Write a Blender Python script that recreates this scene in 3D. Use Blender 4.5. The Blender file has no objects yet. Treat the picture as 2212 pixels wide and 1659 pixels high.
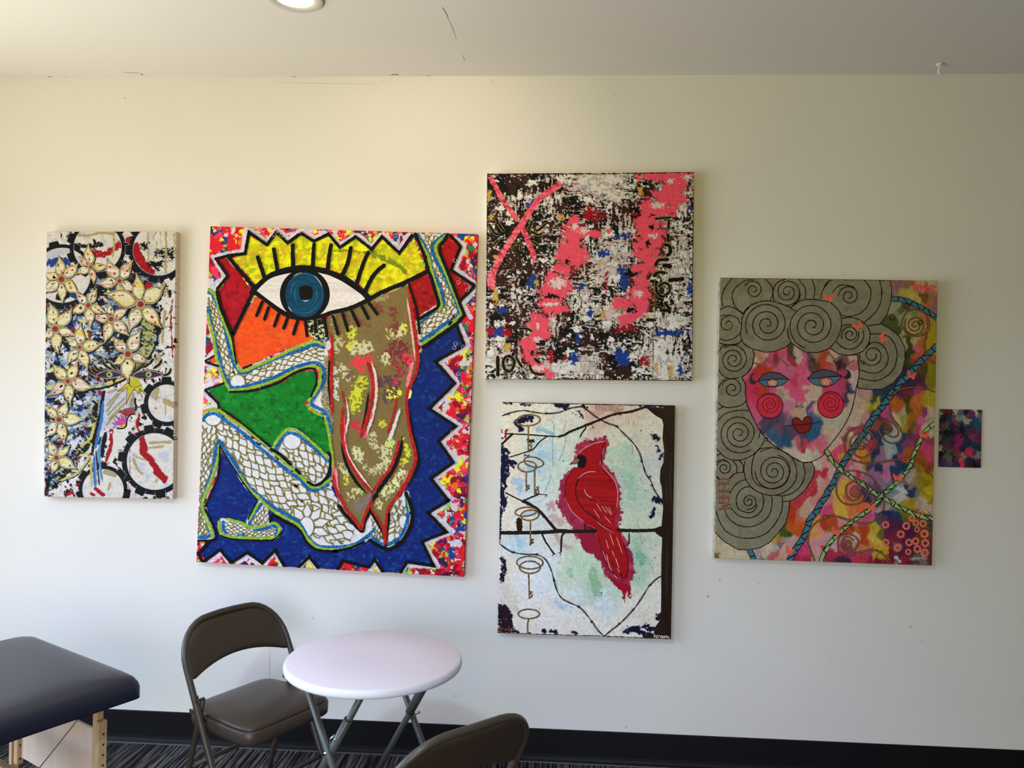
import bpy, bmesh, math, random
import numpy as np
from mathutils import Vector, Matrix
from mathutils.geometry import tessellate_polygon

# ---------------------------------------------------------------- camera, world, lights, exposure
SC = bpy.context.scene
COL = SC.collection
CAM_F, CAM_YAW, CAM_PITCH, CAM_ROLL, CAM_H, CAM_D = 1680.0, -0.0583, 0.0038, 0.0195, 1.6717, 3.4996
CEIL = 3.0765
def cam_axes():
    cy, sy = math.cos(CAM_YAW), math.sin(CAM_YAW); cp, sp = math.cos(CAM_PITCH), math.sin(CAM_PITCH)
    f = Vector((sy*cp, cy*cp, sp)); r = Vector((cy, -sy, 0)); u = r.cross(f)
    cr, sr = math.cos(CAM_ROLL), math.sin(CAM_ROLL)
    return cr*r + sr*u, -sr*r + cr*u, f
_r, _u, _f = cam_axes()
cd = bpy.data.cameras.new('camera'); cam = bpy.data.objects.new('camera', cd); COL.objects.link(cam)
cd.sensor_width = 36; cd.lens = CAM_F/2212*36; cd.clip_start = .05
m = Matrix((_r, _u, -_f)).transposed().to_4x4(); m.translation = (0, -CAM_D, CAM_H); cam.matrix_world = m
SC.camera = cam
SC.view_settings.view_transform = 'Standard'; SC.view_settings.look = 'None'
SC.view_settings.gamma = 1; SC.view_settings.use_curve_mapping = False; SC.view_settings.exposure = 0.0

W = bpy.data.worlds.new('world'); SC.world = W; W.use_nodes = True
W.node_tree.nodes['Background'].inputs[0].default_value = (.62, .78, 1, 1)
W.node_tree.nodes['Background'].inputs[1].default_value = 0.0

def area(name, loc, rot_to, sx, sy, power, col, spread=180):
    l = bpy.data.lights.new(name, 'AREA'); l.shape = 'RECTANGLE'; l.size = sx; l.size_y = sy; l.energy = power; l.color = col
    l.spread = math.radians(spread)
    o = bpy.data.objects.new(name, l); COL.objects.link(o); o.location = loc
    o.rotation_euler = Vector(rot_to).to_track_quat('-Z', 'Y').to_euler(); return o
# daylight: an assumed big shop window in the left wall (x = -3.55), plus added fill lights behind the camera and overhead
WX = -3.55
LIGHTS = [
 ('daylight_window_sky', (WX-.10, -2.1, 1.45), (1, .10, -.60), 2.9, 2.2, (29, 45, 76), 120),
 ('daylight_window_level', (WX-.11, -2.1, 1.45), (1, .0, .0), 2.9, 2.2, (41, 35.5, 34.5), 170),
 ('daylight_window_street', (WX-.12, -2.1, 1.45), (1, .10, .9), 2.9, 2.2, (43, 43, 38), 90),
 ('warm_fill_front', (-.6, -6.95, 1.5), (-.1, 1, -.40), 4.5, 2.2, (59, 48, 5), 100),  # added warm fill from behind the camera, colour fitted to the wall tones
 ('cool_fill_front', (-.6, -6.94, 1.7), (.0, 1, -.34), 4.5, 1.8, (1, 4, 22), 46),  # added narrow blue fill that cools the lower wall
 ('cool_fill_overhead', (-1.0, -3.2, 3.04), (0, 0, -1), .2, .2, (26, 40, 50), 160),  # added cool fill from above, no actual fixture there
]
for n_, loc_, dir_, sx_, sy_, p_, sp_ in LIGHTS:
    area(n_, loc_, dir_, sx_, sy_, max(p_), tuple(c/max(p_) for c in p_), sp_)

# ---------------------------------------------------------------- helpers
def lin(c):
    c = np.asarray(c, float)/255.0
    return np.where(c <= .04045, c/12.92, ((c+.055)/1.055)**2.4)
def hexc(s): return tuple(int(s[i:i+2], 16) for i in (0, 2, 4))
def link(o, parent=None):
    COL.objects.link(o)
    if parent is not None: o.parent = parent
    return o
def mesh_obj(name, verts, faces, mat, parent=None, smooth=False, kind=None, label=None):
    me = bpy.data.meshes.new(name); me.from_pydata([tuple(v) for v in verts], [], faces); me.update()
    if smooth: me.polygons.foreach_set('use_smooth', [True]*len(me.polygons))
    if mat is not None: me.materials.append(mat)
    o = link(bpy.data.objects.new(name, me), parent)
    if kind: o['kind'] = kind
    if label: o['label'] = label
    return o
def bm_obj(name, bm, mat, parent=None, smooth=False, kind=None, label=None):
    me = bpy.data.meshes.new(name); bm.normal_update(); bm.to_mesh(me); bm.free()
    if smooth: me.polygons.foreach_set('use_smooth', [True]*len(me.polygons))
    if mat is not None: me.materials.append(mat)
    o = link(bpy.data.objects.new(name, me), parent)
    if kind: o['kind'] = kind
    if label: o['label'] = label
    return o
def thing(name, label, cat, loc=(0, 0, 0), rotz=0, group=None):
    o = link(bpy.data.objects.new(name, None)); o.empty_display_size = .1
    o.location = loc; o.rotation_euler = (0, 0, rotz); o['label'] = label; o['category'] = cat
    if group: o['group'] = group
    return o
def box(bm, x0, x1, y0, y1, z0, z1, bev=0, M=None):
    r = bmesh.ops.create_cube(bm, size=1); vs = r['verts']
    for v in vs: v.co = Vector(((x0+x1)/2+v.co.x*(x1-x0), (y0+y1)/2+v.co.y*(y1-y0), (z0+z1)/2+v.co.z*(z1-z0)))
    if bev:
        es = list({e for v in vs for e in v.link_edges})
        g = bmesh.ops.bevel(bm, geom=es, offset=bev, segments=2, affect='EDGES', profile=.6); vs = list({v for f in g['faces'] for v in f.verts})
    if M is not None: bmesh.ops.transform(bm, matrix=M, verts=bm.verts[:])
def tube(bm, pts, rad, n=12, cap=True, flat=1.0):
    pts = [Vector(p) for p in pts]; rings = []; ref = None
    for i, p in enumerate(pts):
        t = (pts[min(i+1, len(pts)-1)]-pts[max(i-1, 0)]).normalized()
        if ref is None:
            ref = Vector((0, 0, 1)) if abs(t.z) < .9 else Vector((1, 0, 0))
        a = (ref - t*ref.dot(t)).normalized(); ref = a; b = t.cross(a)
        r = rad[i] if isinstance(rad, (list, tuple)) else rad
        rings.append([bm.verts.new(p + a*math.cos(2*math.pi*k/n)*r*flat + b*math.sin(2*math.pi*k/n)*r) for k in range(n)])
    for A, B in zip(rings, rings[1:]):
        for k in range(n): bm.faces.new((A[k], A[(k+1) % n], B[(k+1) % n], B[k]))
    if cap: bm.faces.new(rings[0][::-1]); bm.faces.new(rings[-1])
def new(): return bmesh.new()
def catmull(P, step, closed=False):
    P = np.asarray(P, float); n = len(P)
    if n < 3 and not closed:
        L = np.linalg.norm(P[1]-P[0]); k = max(2, int(L/step)+1); t = np.linspace(0, 1, k)[:, None]; return P[0]+(P[1]-P[0])*t
    out = []
    for i in range(n if closed else n-1):
        if closed: p0, p1, p2, p3 = P[i-1], P[i], P[(i+1) % n], P[(i+2) % n]
        else: p0, p1, p2, p3 = P[max(i-1, 0)], P[i], P[i+1], P[min(i+2, n-1)]
        k = max(1, int(np.linalg.norm(p2-p1)/step)); t = (np.arange(k)/k)[:, None]
        out.append(.5*((2*p1)+(-p0+p2)*t+(2*p0-5*p1+4*p2-p3)*t*t+(-p0+3*p1-3*p2+p3)*t**3))
    if not closed: out.append(P[-1:])
    return np.concatenate(out)
def straight(P, step, closed=False):
    P = np.asarray(P, float)
    if closed: P = np.concatenate([P, P[:1]])
    out = []
    for a, b in zip(P, P[1:]):
        k = max(1, int(np.linalg.norm(b-a)/step)); t = (np.arange(k)/k)[:, None]; out.append(a+(b-a)*t)
    if not closed: out.append(P[-1:])
    return np.concatenate(out)

# ---- value noise in numpy
_LAT = {}
def vnoise(X, Y, seed):
    if seed not in _LAT: _LAT[seed] = np.random.default_rng(seed).random((256, 256))
    L = _LAT[seed]; xi = np.floor(X).astype(int); yi = np.floor(Y).astype(int); fx = X-xi; fy = Y-yi
    fx = fx*fx*(3-2*fx); fy = fy*fy*(3-2*fy)
    a = L[yi & 255, xi & 255]; b = L[yi & 255, (xi+1) & 255]; c = L[(yi+1) & 255, xi & 255]; d = L[(yi+1) & 255, (xi+1) & 255]
    return (a*(1-fx)+b*fx)*(1-fy)+(c*(1-fx)+d*fx)*fy
def fbm(X, Y, sx, sy, seed, octv=3, gain=.5):
    s = 0; amp = 1; tot = 0
    for o in range(octv):
        k = 2.03**o; s = s+amp*vnoise(X/sx*k+seed*1.7+o*13.1, Y/sy*k+seed*3.1+o*7.7, seed*7+o); tot += amp; amp *= gain
    return (s/tot-.5)*2*1.6          # about -1..1
def sdf(P, X, Y):
    """signed distance to a closed polygon, positive inside"""
    P = np.asarray(P, float); d = np.full(X.shape, 1e18); s = np.zeros(X.shape, bool)
    for i in range(len(P)):
        ax, ay = P[i-1]; bx, by = P[i]; ex, ey = bx-ax, by-ay; l = ex*ex+ey*ey
        if l < 1e-9: continue
        t = np.clip(((X-ax)*ex+(Y-ay)*ey)/l, 0, 1); d = np.minimum(d, (X-ax-t*ex)**2+(Y-ay-t*ey)**2)
        if ay != by: s ^= ((ay > Y) != (by > Y)) & (X < (bx-ax)*(Y-ay)/(by-ay)+ax)
    d = np.sqrt(d); return np.where(s, d, -d)
def dline(P, X, Y):
    P = np.asarray(P, float); d = np.full(X.shape, 1e18)
    for (ax, ay), (bx, by) in zip(P[:-1], P[1:]):
        ex, ey = bx-ax, by-ay; l = max(ex*ex+ey*ey, 1e-9)
        t = np.clip(((X-ax)*ex+(Y-ay)*ey)/l, 0, 1); d = np.minimum(d, (X-ax-t*ex)**2+(Y-ay-t*ey)**2)
    return np.sqrt(d)
FR = dict(a=(80, 480, 5.185), b=(80, 780, 5.185), c=(410, 470, 5.184), d=(720, 470, 5.184), e=(410, 780, 5.184), f=(720, 780, 5.184),
          g=(410, 1000, 5.925), h=(720, 1000, 5.925), k=(1030, 360, 3.457), m=(1060, 860, 5.267), n=(1060, 1120, 5.267),
          q=(1530, 590, 6.381), r=(1780, 590, 6.381), s=(1530, 840, 6.381), t=(1780, 840, 6.381), u=(1530, 1030, 7.9), v=(1780, 1030, 7.9),
          w=(2000, 860, 9.757), x=(1535, 1020, 16.59), y=(1960, 600, 27.65), i=(160, 790, 9.217),
          A=(1040, 360, 6.9125), B=(1270, 360, 6.9125), C=(1040, 590, 6.9125), D=(1270, 590, 6.9125), P=(0, 0, 1))
def pts(s):
    """'c10,20 30,40 d5,6' -> places on the canvas (a letter names a detail sheet and holds until the next)"""
    out = []; f = FR['P']
    for tok in s.split():
        if tok[0].isalpha(): f = FR[tok[0]]; tok = tok[1:]
        if not tok: continue
        x, y = tok.split(','); out.append((f[0]+float(x)/f[2], f[1]+float(y)/f[2]))
    return out
def ell(cx, cy, rx, ry, n=28, rot=0, a0=0, a1=360):
    f = 1 if (a1-a0) == 360 else 0
    A = np.radians(np.linspace(a0, a1, n, endpoint=not f)); c, s = math.cos(math.radians(rot)), math.sin(math.radians(rot))
    x, y = rx*np.cos(A), ry*np.sin(A); return [(cx+c*p-s*q, cy+s*p+c*q) for p, q in zip(x, y)]
def fell(fr, cx, cy, rx, ry, n=28, rot=0, a0=0, a1=360):
    F = FR[fr]; return ell(F[0]+cx/F[2], F[1]+cy/F[2], rx/F[2], ry/F[2], n, rot, a0, a1)
def spiral(fr, cx, cy, r0, r1, turns, a0, d=1, ex=1.0):
    """hand drawn spiral from the inside (r0) out (r1), a0 start angle in degrees"""
    F = FR[fr]; n = max(12, int(turns*18)); out = []
    for i in range(n+1):
        t = i/n; r = (r0+(r1-r0)*t**ex)/F[2]; a = math.radians(a0)+d*t*turns*2*math.pi
        out.append((F[0]+cx/F[2]+r*math.cos(a), F[1]+cy/F[2]+r*math.sin(a)))
    return out

def paint_mat(name, scale=90, bump=.25, rough=.5, spec=.10):
    m = bpy.data.materials.new(name); m.use_nodes = True; nt = m.node_tree; b = nt.nodes['Principled BSDF']
    at = nt.nodes.new('ShaderNodeAttribute'); at.attribute_name = 'Col'
    tc = nt.nodes.new('ShaderNodeTexCoord'); n1 = nt.nodes.new('ShaderNodeTexNoise'); n1.inputs['Scale'].default_value = scale; n1.inputs['Detail'].default_value = 4
    nt.links.new(tc.outputs['Object'], n1.inputs['Vector'])
    mr = nt.nodes.new('ShaderNodeMapRange'); mr.inputs[1].default_value = .3; mr.inputs[2].default_value = .7; mr.inputs[3].default_value = .88; mr.inputs[4].default_value = 1.1
    nt.links.new(n1.outputs['Fac'], mr.inputs[0])
    mx = nt.nodes.new('ShaderNodeVectorMath'); mx.operation = 'SCALE'; nt.links.new(at.outputs['Color'], mx.inputs[0]); nt.links.new(mr.outputs[0], mx.inputs['Scale'])
    nt.links.new(mx.outputs[0], b.inputs['Base Color'])
    bp = nt.nodes.new('ShaderNodeBump'); bp.inputs['Strength'].default_value = bump; bp.inputs['Distance'].default_value = .003
    nt.links.new(n1.outputs['Fac'], bp.inputs['Height']); nt.links.new(bp.outputs[0], b.inputs['Normal'])
    b.inputs['Roughness'].default_value = rough; b.inputs['Specular IOR Level'].default_value = spec
    return m
PAINT = paint_mat('acrylic_paint'); CANVAS_PAINT = paint_mat('painted_canvas', 140, .35)

class Art:
    """a stretched canvas: a box with a painted front; every motif is a thin layer of paint lying on it"""
    def __init__(s, name, label, cx, cz, w, h, rot, quad, gain, side, depth=.038, tile=1.35, cat='painting'):
        s.w, s.h, s.depth, s.tile = w, h, depth, tile
        s.gain = np.asarray(gain, float); s.lv = 0
        s.root = thing(name, label, cat, (cx, 0, cz), 0, 'canvas paintings on the wall' if cat == 'painting' else None); s.root.rotation_euler = (0, -rot, 0)
        dst = [(-w/2, h/2), (w/2, h/2), (w/2, -h/2), (-w/2, -h/2)]; A = []; B = []
        for (x, y), (X, Y) in zip(quad, dst):
            A += [[x, y, 1, 0, 0, 0, -X*x, -X*y], [0, 0, 0, x, y, 1, -Y*x, -Y*y]]; B += [X, Y]
        s.H = np.append(np.linalg.solve(np.array(A, float), np.array(B, float)), 1).reshape(3, 3); s.Hi = np.linalg.inv(s.H)
        s.quad = quad; s.side = side; s.parts = {}; s.cnt = 0; s.rng = random.Random(hash(name) % 1 + 7)
        s.pxm = w/((quad[1][0]-quad[0][0]+quad[2][0]-quad[3][0])/2)
        nx = int(w/s.pxm/tile)+1; ny = int(h/s.pxm/tile)+1
        U, V = np.meshgrid(np.linspace(-w/2, w/2, nx), np.linspace(h/2, -h/2, ny)); s.U, s.V = U, V
        D = s.Hi[2, 0]*U+s.Hi[2, 1]*V+s.Hi[2, 2]
        s.X = (s.Hi[0, 0]*U+s.Hi[0, 1]*V+s.Hi[0, 2])/D; s.Y = (s.Hi[1, 0]*U+s.Hi[1, 1]*V+s.Hi[1, 2])/D
        s.C = np.ones(U.shape+(3,))*.5
    def col(s, c): return np.clip(lin(c)*s.gain*1.02-.006, .004, .90)
    def uv(s, P):
        P = np.asarray(P, float); D = s.H[2, 0]*P[:, 0]+s.H[2, 1]*P[:, 1]+s.H[2, 2]
        u = (s.H[0, 0]*P[:, 0]+s.H[0, 1]*P[:, 1]+s.H[0, 2])/D; v = (s.H[1, 0]*P[:, 0]+s.H[1, 1]*P[:, 1]+s.H[1, 2])/D
        return np.stack([np.clip(u, -s.w/2, s.w/2), np.clip(v, -s.h/2, s.h/2)], 1)
    # --- paint worked into the canvas ground
    def fill(s, P, c, rough=1.2, soft=.0, fs=5, seed=1, vary=.06, c2=None, c2s=10, c2t=.4, c2a=1.0, holes=0, hs=4):
        """fill a polygon; c2 = second colour showing through in rough patches"""
        P = np.asarray(P, float); x0, y0 = P.min(0)-8; x1, y1 = P.max(0)+8
        m = (s.X > x0) & (s.X < x1) & (s.Y > y0) & (s.Y < y1)
        if not m.any(): return
        X, Y = s.X[m], s.Y[m]; d = sdf(P, X, Y)+rough*fbm(X, Y, fs, fs, seed, 3)
        k = np.clip(d/max(soft, .5)+.5, 0, 1)
        if holes: k = k*(fbm(X, Y, hs, hs, seed+5, 4) < 1-holes)
        s.blend(m, k, c, vary, seed, c2, c2s, c2t, c2a)
    def blend(s, m, k, c, vary=.06, seed=1, c2=None, c2s=10, c2t=.4, c2a=1.0):
        X, Y = s.X[m], s.Y[m]; col = s.col(c)[None, :]*np.ones((len(X), 1))
        if c2 is not None:
            for j, cc in enumerate(c2 if isinstance(c2, list) else [c2]):
                kk = np.clip((fbm(X, Y, c2s, c2s*.8, seed+31+j*3, 4)-c2t)*4, 0, 1)[:, None]*c2a; col = col*(1-kk)+s.col(cc)*kk
        col = col*(1+vary*fbm(X, Y, 7, 7, seed+3, 3)[:, None]); k = k[:, None]; s.C[m] = s.C[m]*(1-k)+col*k
    def stroke(s, P, r, c, rough=1.5, fs=5, seed=1, holes=0, hs=3, alpha=1, curve=True, **kw):
        """broad rough brush stroke along a line, half width r"""
        P = catmull(P, 6) if curve else np.asarray(P, float); x0, y0 = P.min(0)-r-6; x1, y1 = P.max(0)+r+6
        m = (s.X > x0) & (s.X < x1) & (s.Y > y0) & (s.Y < y1)
        if not m.any(): return
        X, Y = s.X[m], s.Y[m]; k = np.clip(r-dline(P, X, Y)+rough*fbm(X, Y, fs, fs, seed, 3)+.5, 0, 1)*alpha
        if holes: k = k*(fbm(X, Y, hs, hs, seed+5, 4) < 1-holes)
        s.blend(m, k, c, seed=seed, **kw)
    def blob(s, x, y, rx, ry, c, rough=.5, fs=6, seed=1, soft=.25, alpha=1, holes=0, hs=3):
        m = (abs(s.X-x) < rx*1.9) & (abs(s.Y-y) < ry*1.9)
        if not m.any(): return
        X, Y = s.X[m], s.Y[m]; d = 1-np.hypot((X-x)/rx, (Y-y)/ry)+rough*fbm(X, Y, fs, fs, seed, 4)
        k = np.clip(d/soft+.5, 0, 1)*alpha
        if holes: k = k*(fbm(X, Y, hs, hs, seed+5, 4) < 1-holes)
        s.blend(m, k, c, seed=seed)
    def mess(s, pal, scale, seed, mask=None, asp=1.0, octv=4):
        """palette-knife patches: pal = [(colour, bias)]"""
        m = np.ones(s.X.shape, bool) if mask is None else mask
        X, Y = s.X[m], s.Y[m]; best = np.full(X.shape, -9.); out = np.zeros((len(X), 3))
        for i, (c, b) in enumerate(pal):
            v = fbm(X, Y, scale*asp, scale/asp, seed+i*11, octv, .6)+b; w = v > best; out[w] = s.col(c); best = np.maximum(best, v)
        s.C[m] = out*(1+.08*fbm(X, Y, 3, 3, seed+91, 2)[:, None])
    def seeds(s, S, warp=9, fs=16, seed=3, soft=2.5):
        """colour fields: nearest seed colour, with ragged borders; S = [(x, y, colour, weight)]"""
        X = s.X+warp*fbm(s.X, s.Y, fs, fs, seed, 2)+2.2*fbm(s.X, s.Y, 3.5, 5, seed+4, 3); Y = s.Y+warp*fbm(s.X, s.Y, fs, fs, seed+9, 2)+3.2*fbm(s.X, s.Y, 3.5, 5, seed+6, 3)
        num = np.zeros(s.C.shape); den = np.zeros(s.X.shape)
        D = [np.hypot((X-a)*1.2, (Y-b)*.86)/w for a, b, c, w in S]; mn = np.min(D, 0)
        for d, (a, b, c, w) in zip(D, S):
            k = np.exp(-(d-mn)/soft); num += k[..., None]*s.col(c); den += k
        s.C = num/den[..., None]*(1+.10*fbm(s.X, s.Y, 5, 5, seed+50, 3)[..., None])
    def specks(s, n, c, rmin, rmax, box, seed=1):
        r = random.Random(seed)
        for i in range(n):
            x, y = r.uniform(box[0], box[2]), r.uniform(box[1], box[3]); q = r.uniform(rmin, rmax)
            s.blob(x, y, q, q*r.uniform(.6, 1.4), c if not isinstance(c, list) else r.choice(c), .5, 3, seed+i, .5)
    # --- thick lines and shapes lying on the ground
    def _add(s, part, co, faces, col):
        A = s.parts.setdefault(part, [[], [], []]); n = len(A[0])
        y = -s.depth-.0002-s.lv
        A[0] += [(u, y, v) for u, v in co]; A[1] += [tuple(i+n for i in f) for f in faces]; A[2] += [tuple(c)+(1,) for c in col]
    def up(s, d=9e-6): s.lv += d
    SINGLE = {'blue_band', 'green_band', 'black_outline', 'red_strand', 'strand_highlight', 'eyelash', 'hair_curl', 'branch', 'trunk', 'hair_curve', 'ochre_line', 'eye_outline', 'butterfly'}
    STUFF = {'scale_pattern', 'scratched_squiggle', 'pencil_line', 'worn_edge', 'bird_marking', 'shadow_line', 'barb'}
    def one(s, part):
        if part in s.SINGLE: s.cnt += 1; return '%s#%d' % (part, s.cnt)
        return part
    def line(s, part, P, w, c, curve=True, closed=False, jit=.10, taper=0, step=3.0, c2=None, c2p=.0, t0=None, up=True):
        part = s.one(part); P = (catmull if curve else straight)(P, step, closed)
        if closed: P = np.concatenate([P, P[:1]])
        if len(P) < 2: return
        T = np.gradient(P, axis=0); T /= np.maximum(np.linalg.norm(T, axis=1), 1e-9)[:, None]; N = np.stack([-T[:, 1], T[:, 0]], 1)
        n = len(P); W = np.full(n, w/2.0)
        if not curve:       # mitre at corners
            for i in range(1, n-1):
                a = P[i]-P[i-1]; b = P[i+1]-P[i]; cs = a@b/max(np.linalg.norm(a)*np.linalg.norm(b), 1e-9)
                W[i] /= max(math.sqrt(max((1+cs)/2, 0)), .45)
        t = np.linspace(0, 1, n)
        if taper: W *= np.clip(np.minimum(t, 1-t)/taper, .25, 1)
        if t0: W *= t0[0]+(t0[1]-t0[0])*t
        ja = np.array([s.rng.uniform(-1, 1) for _ in range(n)]); jb = np.array([s.rng.uniform(-1, 1) for _ in range(n)])
        L = P+N*(W*(1+jit*ja))[:, None]; R = P-N*(W*(1+jit*jb))[:, None]
        e0 = P[0]-T[0]*W[0]*.7; e1 = P[-1]+T[-1]*W[-1]*.7
        co = s.uv(np.concatenate([L, R, [e0, e1]])); fc = [(i, i+1, n+i+1, n+i) for i in range(n-1)]+[(0, n, 2*n), (n-1, 2*n+1, 2*n-1)]
        cc = s.col(c); cols = [cc]*(2*n+2)
        if c2 is not None:
            k2 = s.col(c2); cols = [k2 if s.rng.random() < c2p else cc for _ in range(2*n+2)]
        s._add(part, co, fc, cols)
        if up: s.up()
    def lines(s, part, L, w, c, **k):
        for P in L: s.line(part, pts(P) if isinstance(P, str) else P, w, c, up=False, **k)
        s.up()
    def poly(s, part, P, c, curve=False, up=True, step=4.0, vary=0, c2=None):
        part = s.one(part); P = catmull(P, step, True) if curve else np.asarray(P, float)
        co = s.uv(P); tri = tessellate_polygon([[Vector((a, b, 0)) for a, b in co]])
        cc = s.col(c); cols = [cc]*len(co)
        if c2 is not None: cols = [s.col(c2) if s.rng.random() < .35 else cc for _ in co]
        s._add(part, co, [tuple(t) for t in tri], cols)
        if up: s.up()
    def finish(s, side_cols=None, labels={}):
        ny, nx = s.U.shape; n = nx*ny; d = s.depth
        V = np.zeros((n, 3), np.float32); V[:, 0] = s.U.ravel(); V[:, 2] = s.V.ravel(); V[:, 1] = -d
        i = np.arange(n).reshape(ny, nx); F = np.stack([i[:-1, :-1], i[1:, :-1], i[1:, 1:], i[:-1, 1:]], -1).reshape(-1, 4)
        # sides: copy the rim ring backwards
        ring = np.concatenate([i[0, :], i[1:, -1], i[-1, -2::-1], i[-2:0:-1, 0]]); m = len(ring)
        steps = 3; VS = [V]; FS = [F]; CS = [s.C.reshape(-1, 3)]; prev = ring; base = n
        rc = s.C.reshape(-1, 3)[ring]
        X, Y = V[ring, 0], V[ring, 2]; sc = s.col(s.side)
        for k in range(1, steps+1):
            R = V[ring].copy(); R[:, 1] = -d+(d-.002)*k/steps; VS.append(R)
            kk = np.clip(fbm(X*900+k*3, Y*900+k*5, 9, 9, 17, 3)*2+(.4-.9*k/steps), 0, 1)[:, None]; CS.append(rc*kk+sc*(1-kk))
            cur = np.arange(base, base+m); FS.append(np.stack([prev, np.roll(prev, -1), np.roll(cur, -1), cur], -1)); prev = cur; base += m
        V = np.concatenate(VS); F = np.concatenate(FS); C = np.concatenate(CS)
        me = bpy.data.meshes.new('canvas'); me.vertices.add(len(V)); me.vertices.foreach_set('co', V.ravel())
        me.loops.add(len(F)*4); me.loops.foreach_set('vertex_index', F.ravel().astype(np.int32))
        me.polygons.add(len(F)); me.polygons.foreach_set('loop_start', (np.arange(len(F))*4).astype(np.int32)); me.update(calc_edges=True)
        a = me.color_attributes.new('Col', 'FLOAT_COLOR', 'POINT'); a.data.foreach_set('color', np.concatenate([C, np.ones((len(C), 1))], 1).astype(np.float32).ravel())
        me.materials.append(CANVAS_PAINT); link(bpy.data.objects.new('canvas', me), s.root)
        for name, (v, f, c) in s.parts.items():
            me = bpy.data.meshes.new(name); me.from_pydata(v, [], f); me.update()
            a = me.color_attributes.new('Col', 'FLOAT_COLOR', 'POINT'); a.data.foreach_set('color', np.array(c, np.float32).ravel())
            me.materials.append(PAINT); o = link(bpy.data.objects.new(name.split('#')[0], me), s.root)
            if name in labels: o['label'] = labels[name]
            if name.split('#')[0] in s.STUFF: o['kind'] = 'stuff'

# pen letters on a 1-high grid (x right, y down, baseline 0, ascender -1)
GLYPH = {'h': [[(0, -1), (0, 0)], [(0, -.35), (.2, -.55), (.35, -.35), (.38, 0)]], 'a': [[(.38, -.5), (.1, -.5), (0, -.2), (.15, 0), (.36, -.2), (.38, -.5), (.4, 0)]],
         'r': [[(0, -.5), (.03, 0)], [(.03, -.3), (.15, -.5), (.3, -.5)]], 'm': [[(0, -.5), (0, 0)], [(0, -.35), (.15, -.5), (.22, 0)], [(.22, -.35), (.38, -.5), (.45, 0)]],
         'o': [[(.2, -.5), (0, -.25), (.18, 0), (.36, -.25), (.2, -.5)]], 'n': [[(0, -.5), (.02, 0)], [(.02, -.3), (.2, -.5), (.33, -.3), (.35, 0)]],
         'y': [[(0, -.5), (.1, -.1), (.3, -.1), (.38, -.5)], [(.38, -.5), (.35, .2), (.1, .35)]]}
def sign(A, x, y, size, c, w=1.3, slope=0.02, track=.52):
    cx = x
    for ch in 'harmony':
        for st in GLYPH[ch]:
            A.line('signature', [(cx+a*size, y+b*size+(cx-x)*slope) for a, b in st], w, c, up=False, step=1.2, jit=.05)
        cx += (track+(.1 if ch == 'm' else 0))*size
    A.up()

def scales(A, part, P, cl, w0, w1, rows, ink, gold, lw=1.1, seed=0, flip=False, clip=None):
    """rows of pointed scales laid along a centre line cl (list of points), limb half width from w0 to w1"""
    C = catmull(cl, 2.0); seg = np.linalg.norm(np.diff(C, axis=0), axis=1); S = np.concatenate([[0], np.cumsum(seg)]); L = S[-1]
    T = np.gradient(C, axis=0); T /= np.linalg.norm(T, axis=1)[:, None]; r = random.Random(seed)
    s = 0; row = 0; rowsl = []
    while s < L:
        t = s/L; w = w0+(w1-w0)*t; k = rows; h = 2*w/k; i = min(np.searchsorted(S, s), len(C)-1); c = C[i]; tt = T[i]*(-1 if flip else 1); nn = np.array([-tt[1], tt[0]])
        off = .5 if row % 2 else 0; R = []
        for j in range(-1, int(k)+1):
            v = -w+(j+off+.5)*h+r.uniform(-.12, .12)*h
            if abs(v) > w+.4*h: continue
            t2 = tt+nn*r.uniform(-.25, .25); t2 /= np.linalg.norm(t2); n2 = np.array([-t2[1], t2[0]])
            b = c+nn*v+tt*r.uniform(-.15, .15)*h; q = h*(.50+r.uniform(-.05, .08)); l = h*(1.42+r.uniform(-.15, .25))
            tip = b+t2*l
            R.append([b-n2*q*.7, b-n2*q*1.06+t2*l*.36, b-n2*q*.60+t2*l*.72, tip, b+n2*q*.60+t2*l*.72, b+n2*q*1.06+t2*l*.36, b+n2*q*.7])
        rowsl.append(R); s += h*.86; row += 1
    for R in rowsl[::-1]:
        for p in R:
            q = catmull(p, 3); ok = clip is None or (sdf(clip, q[:, 0], q[:, 1]) > .2).all()
            if ok: A.poly(part, q, (212, 210, 206), up=False)
        A.up(5e-6)
        for wd, cc in ((lw*2.2, ink), (lw*1.05, gold)):
            for p in R:
                q = np.concatenate([catmull(p[:4], 3), catmull(p[3:], 3)[1:]])
                ins = sdf(clip, q[:, 0], q[:, 1]) > -.3 if clip is not None else np.ones(len(q), bool)
                run = []
                for pt, ok in list(zip(q, ins))+[(None, False)]:
                    if ok: run.append(pt)
                    else:
                        if len(run) > 1: A.line(part, run, wd, cc, curve=False, up=False, jit=.2)
                        run = []
            A.up(5e-6)

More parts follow.
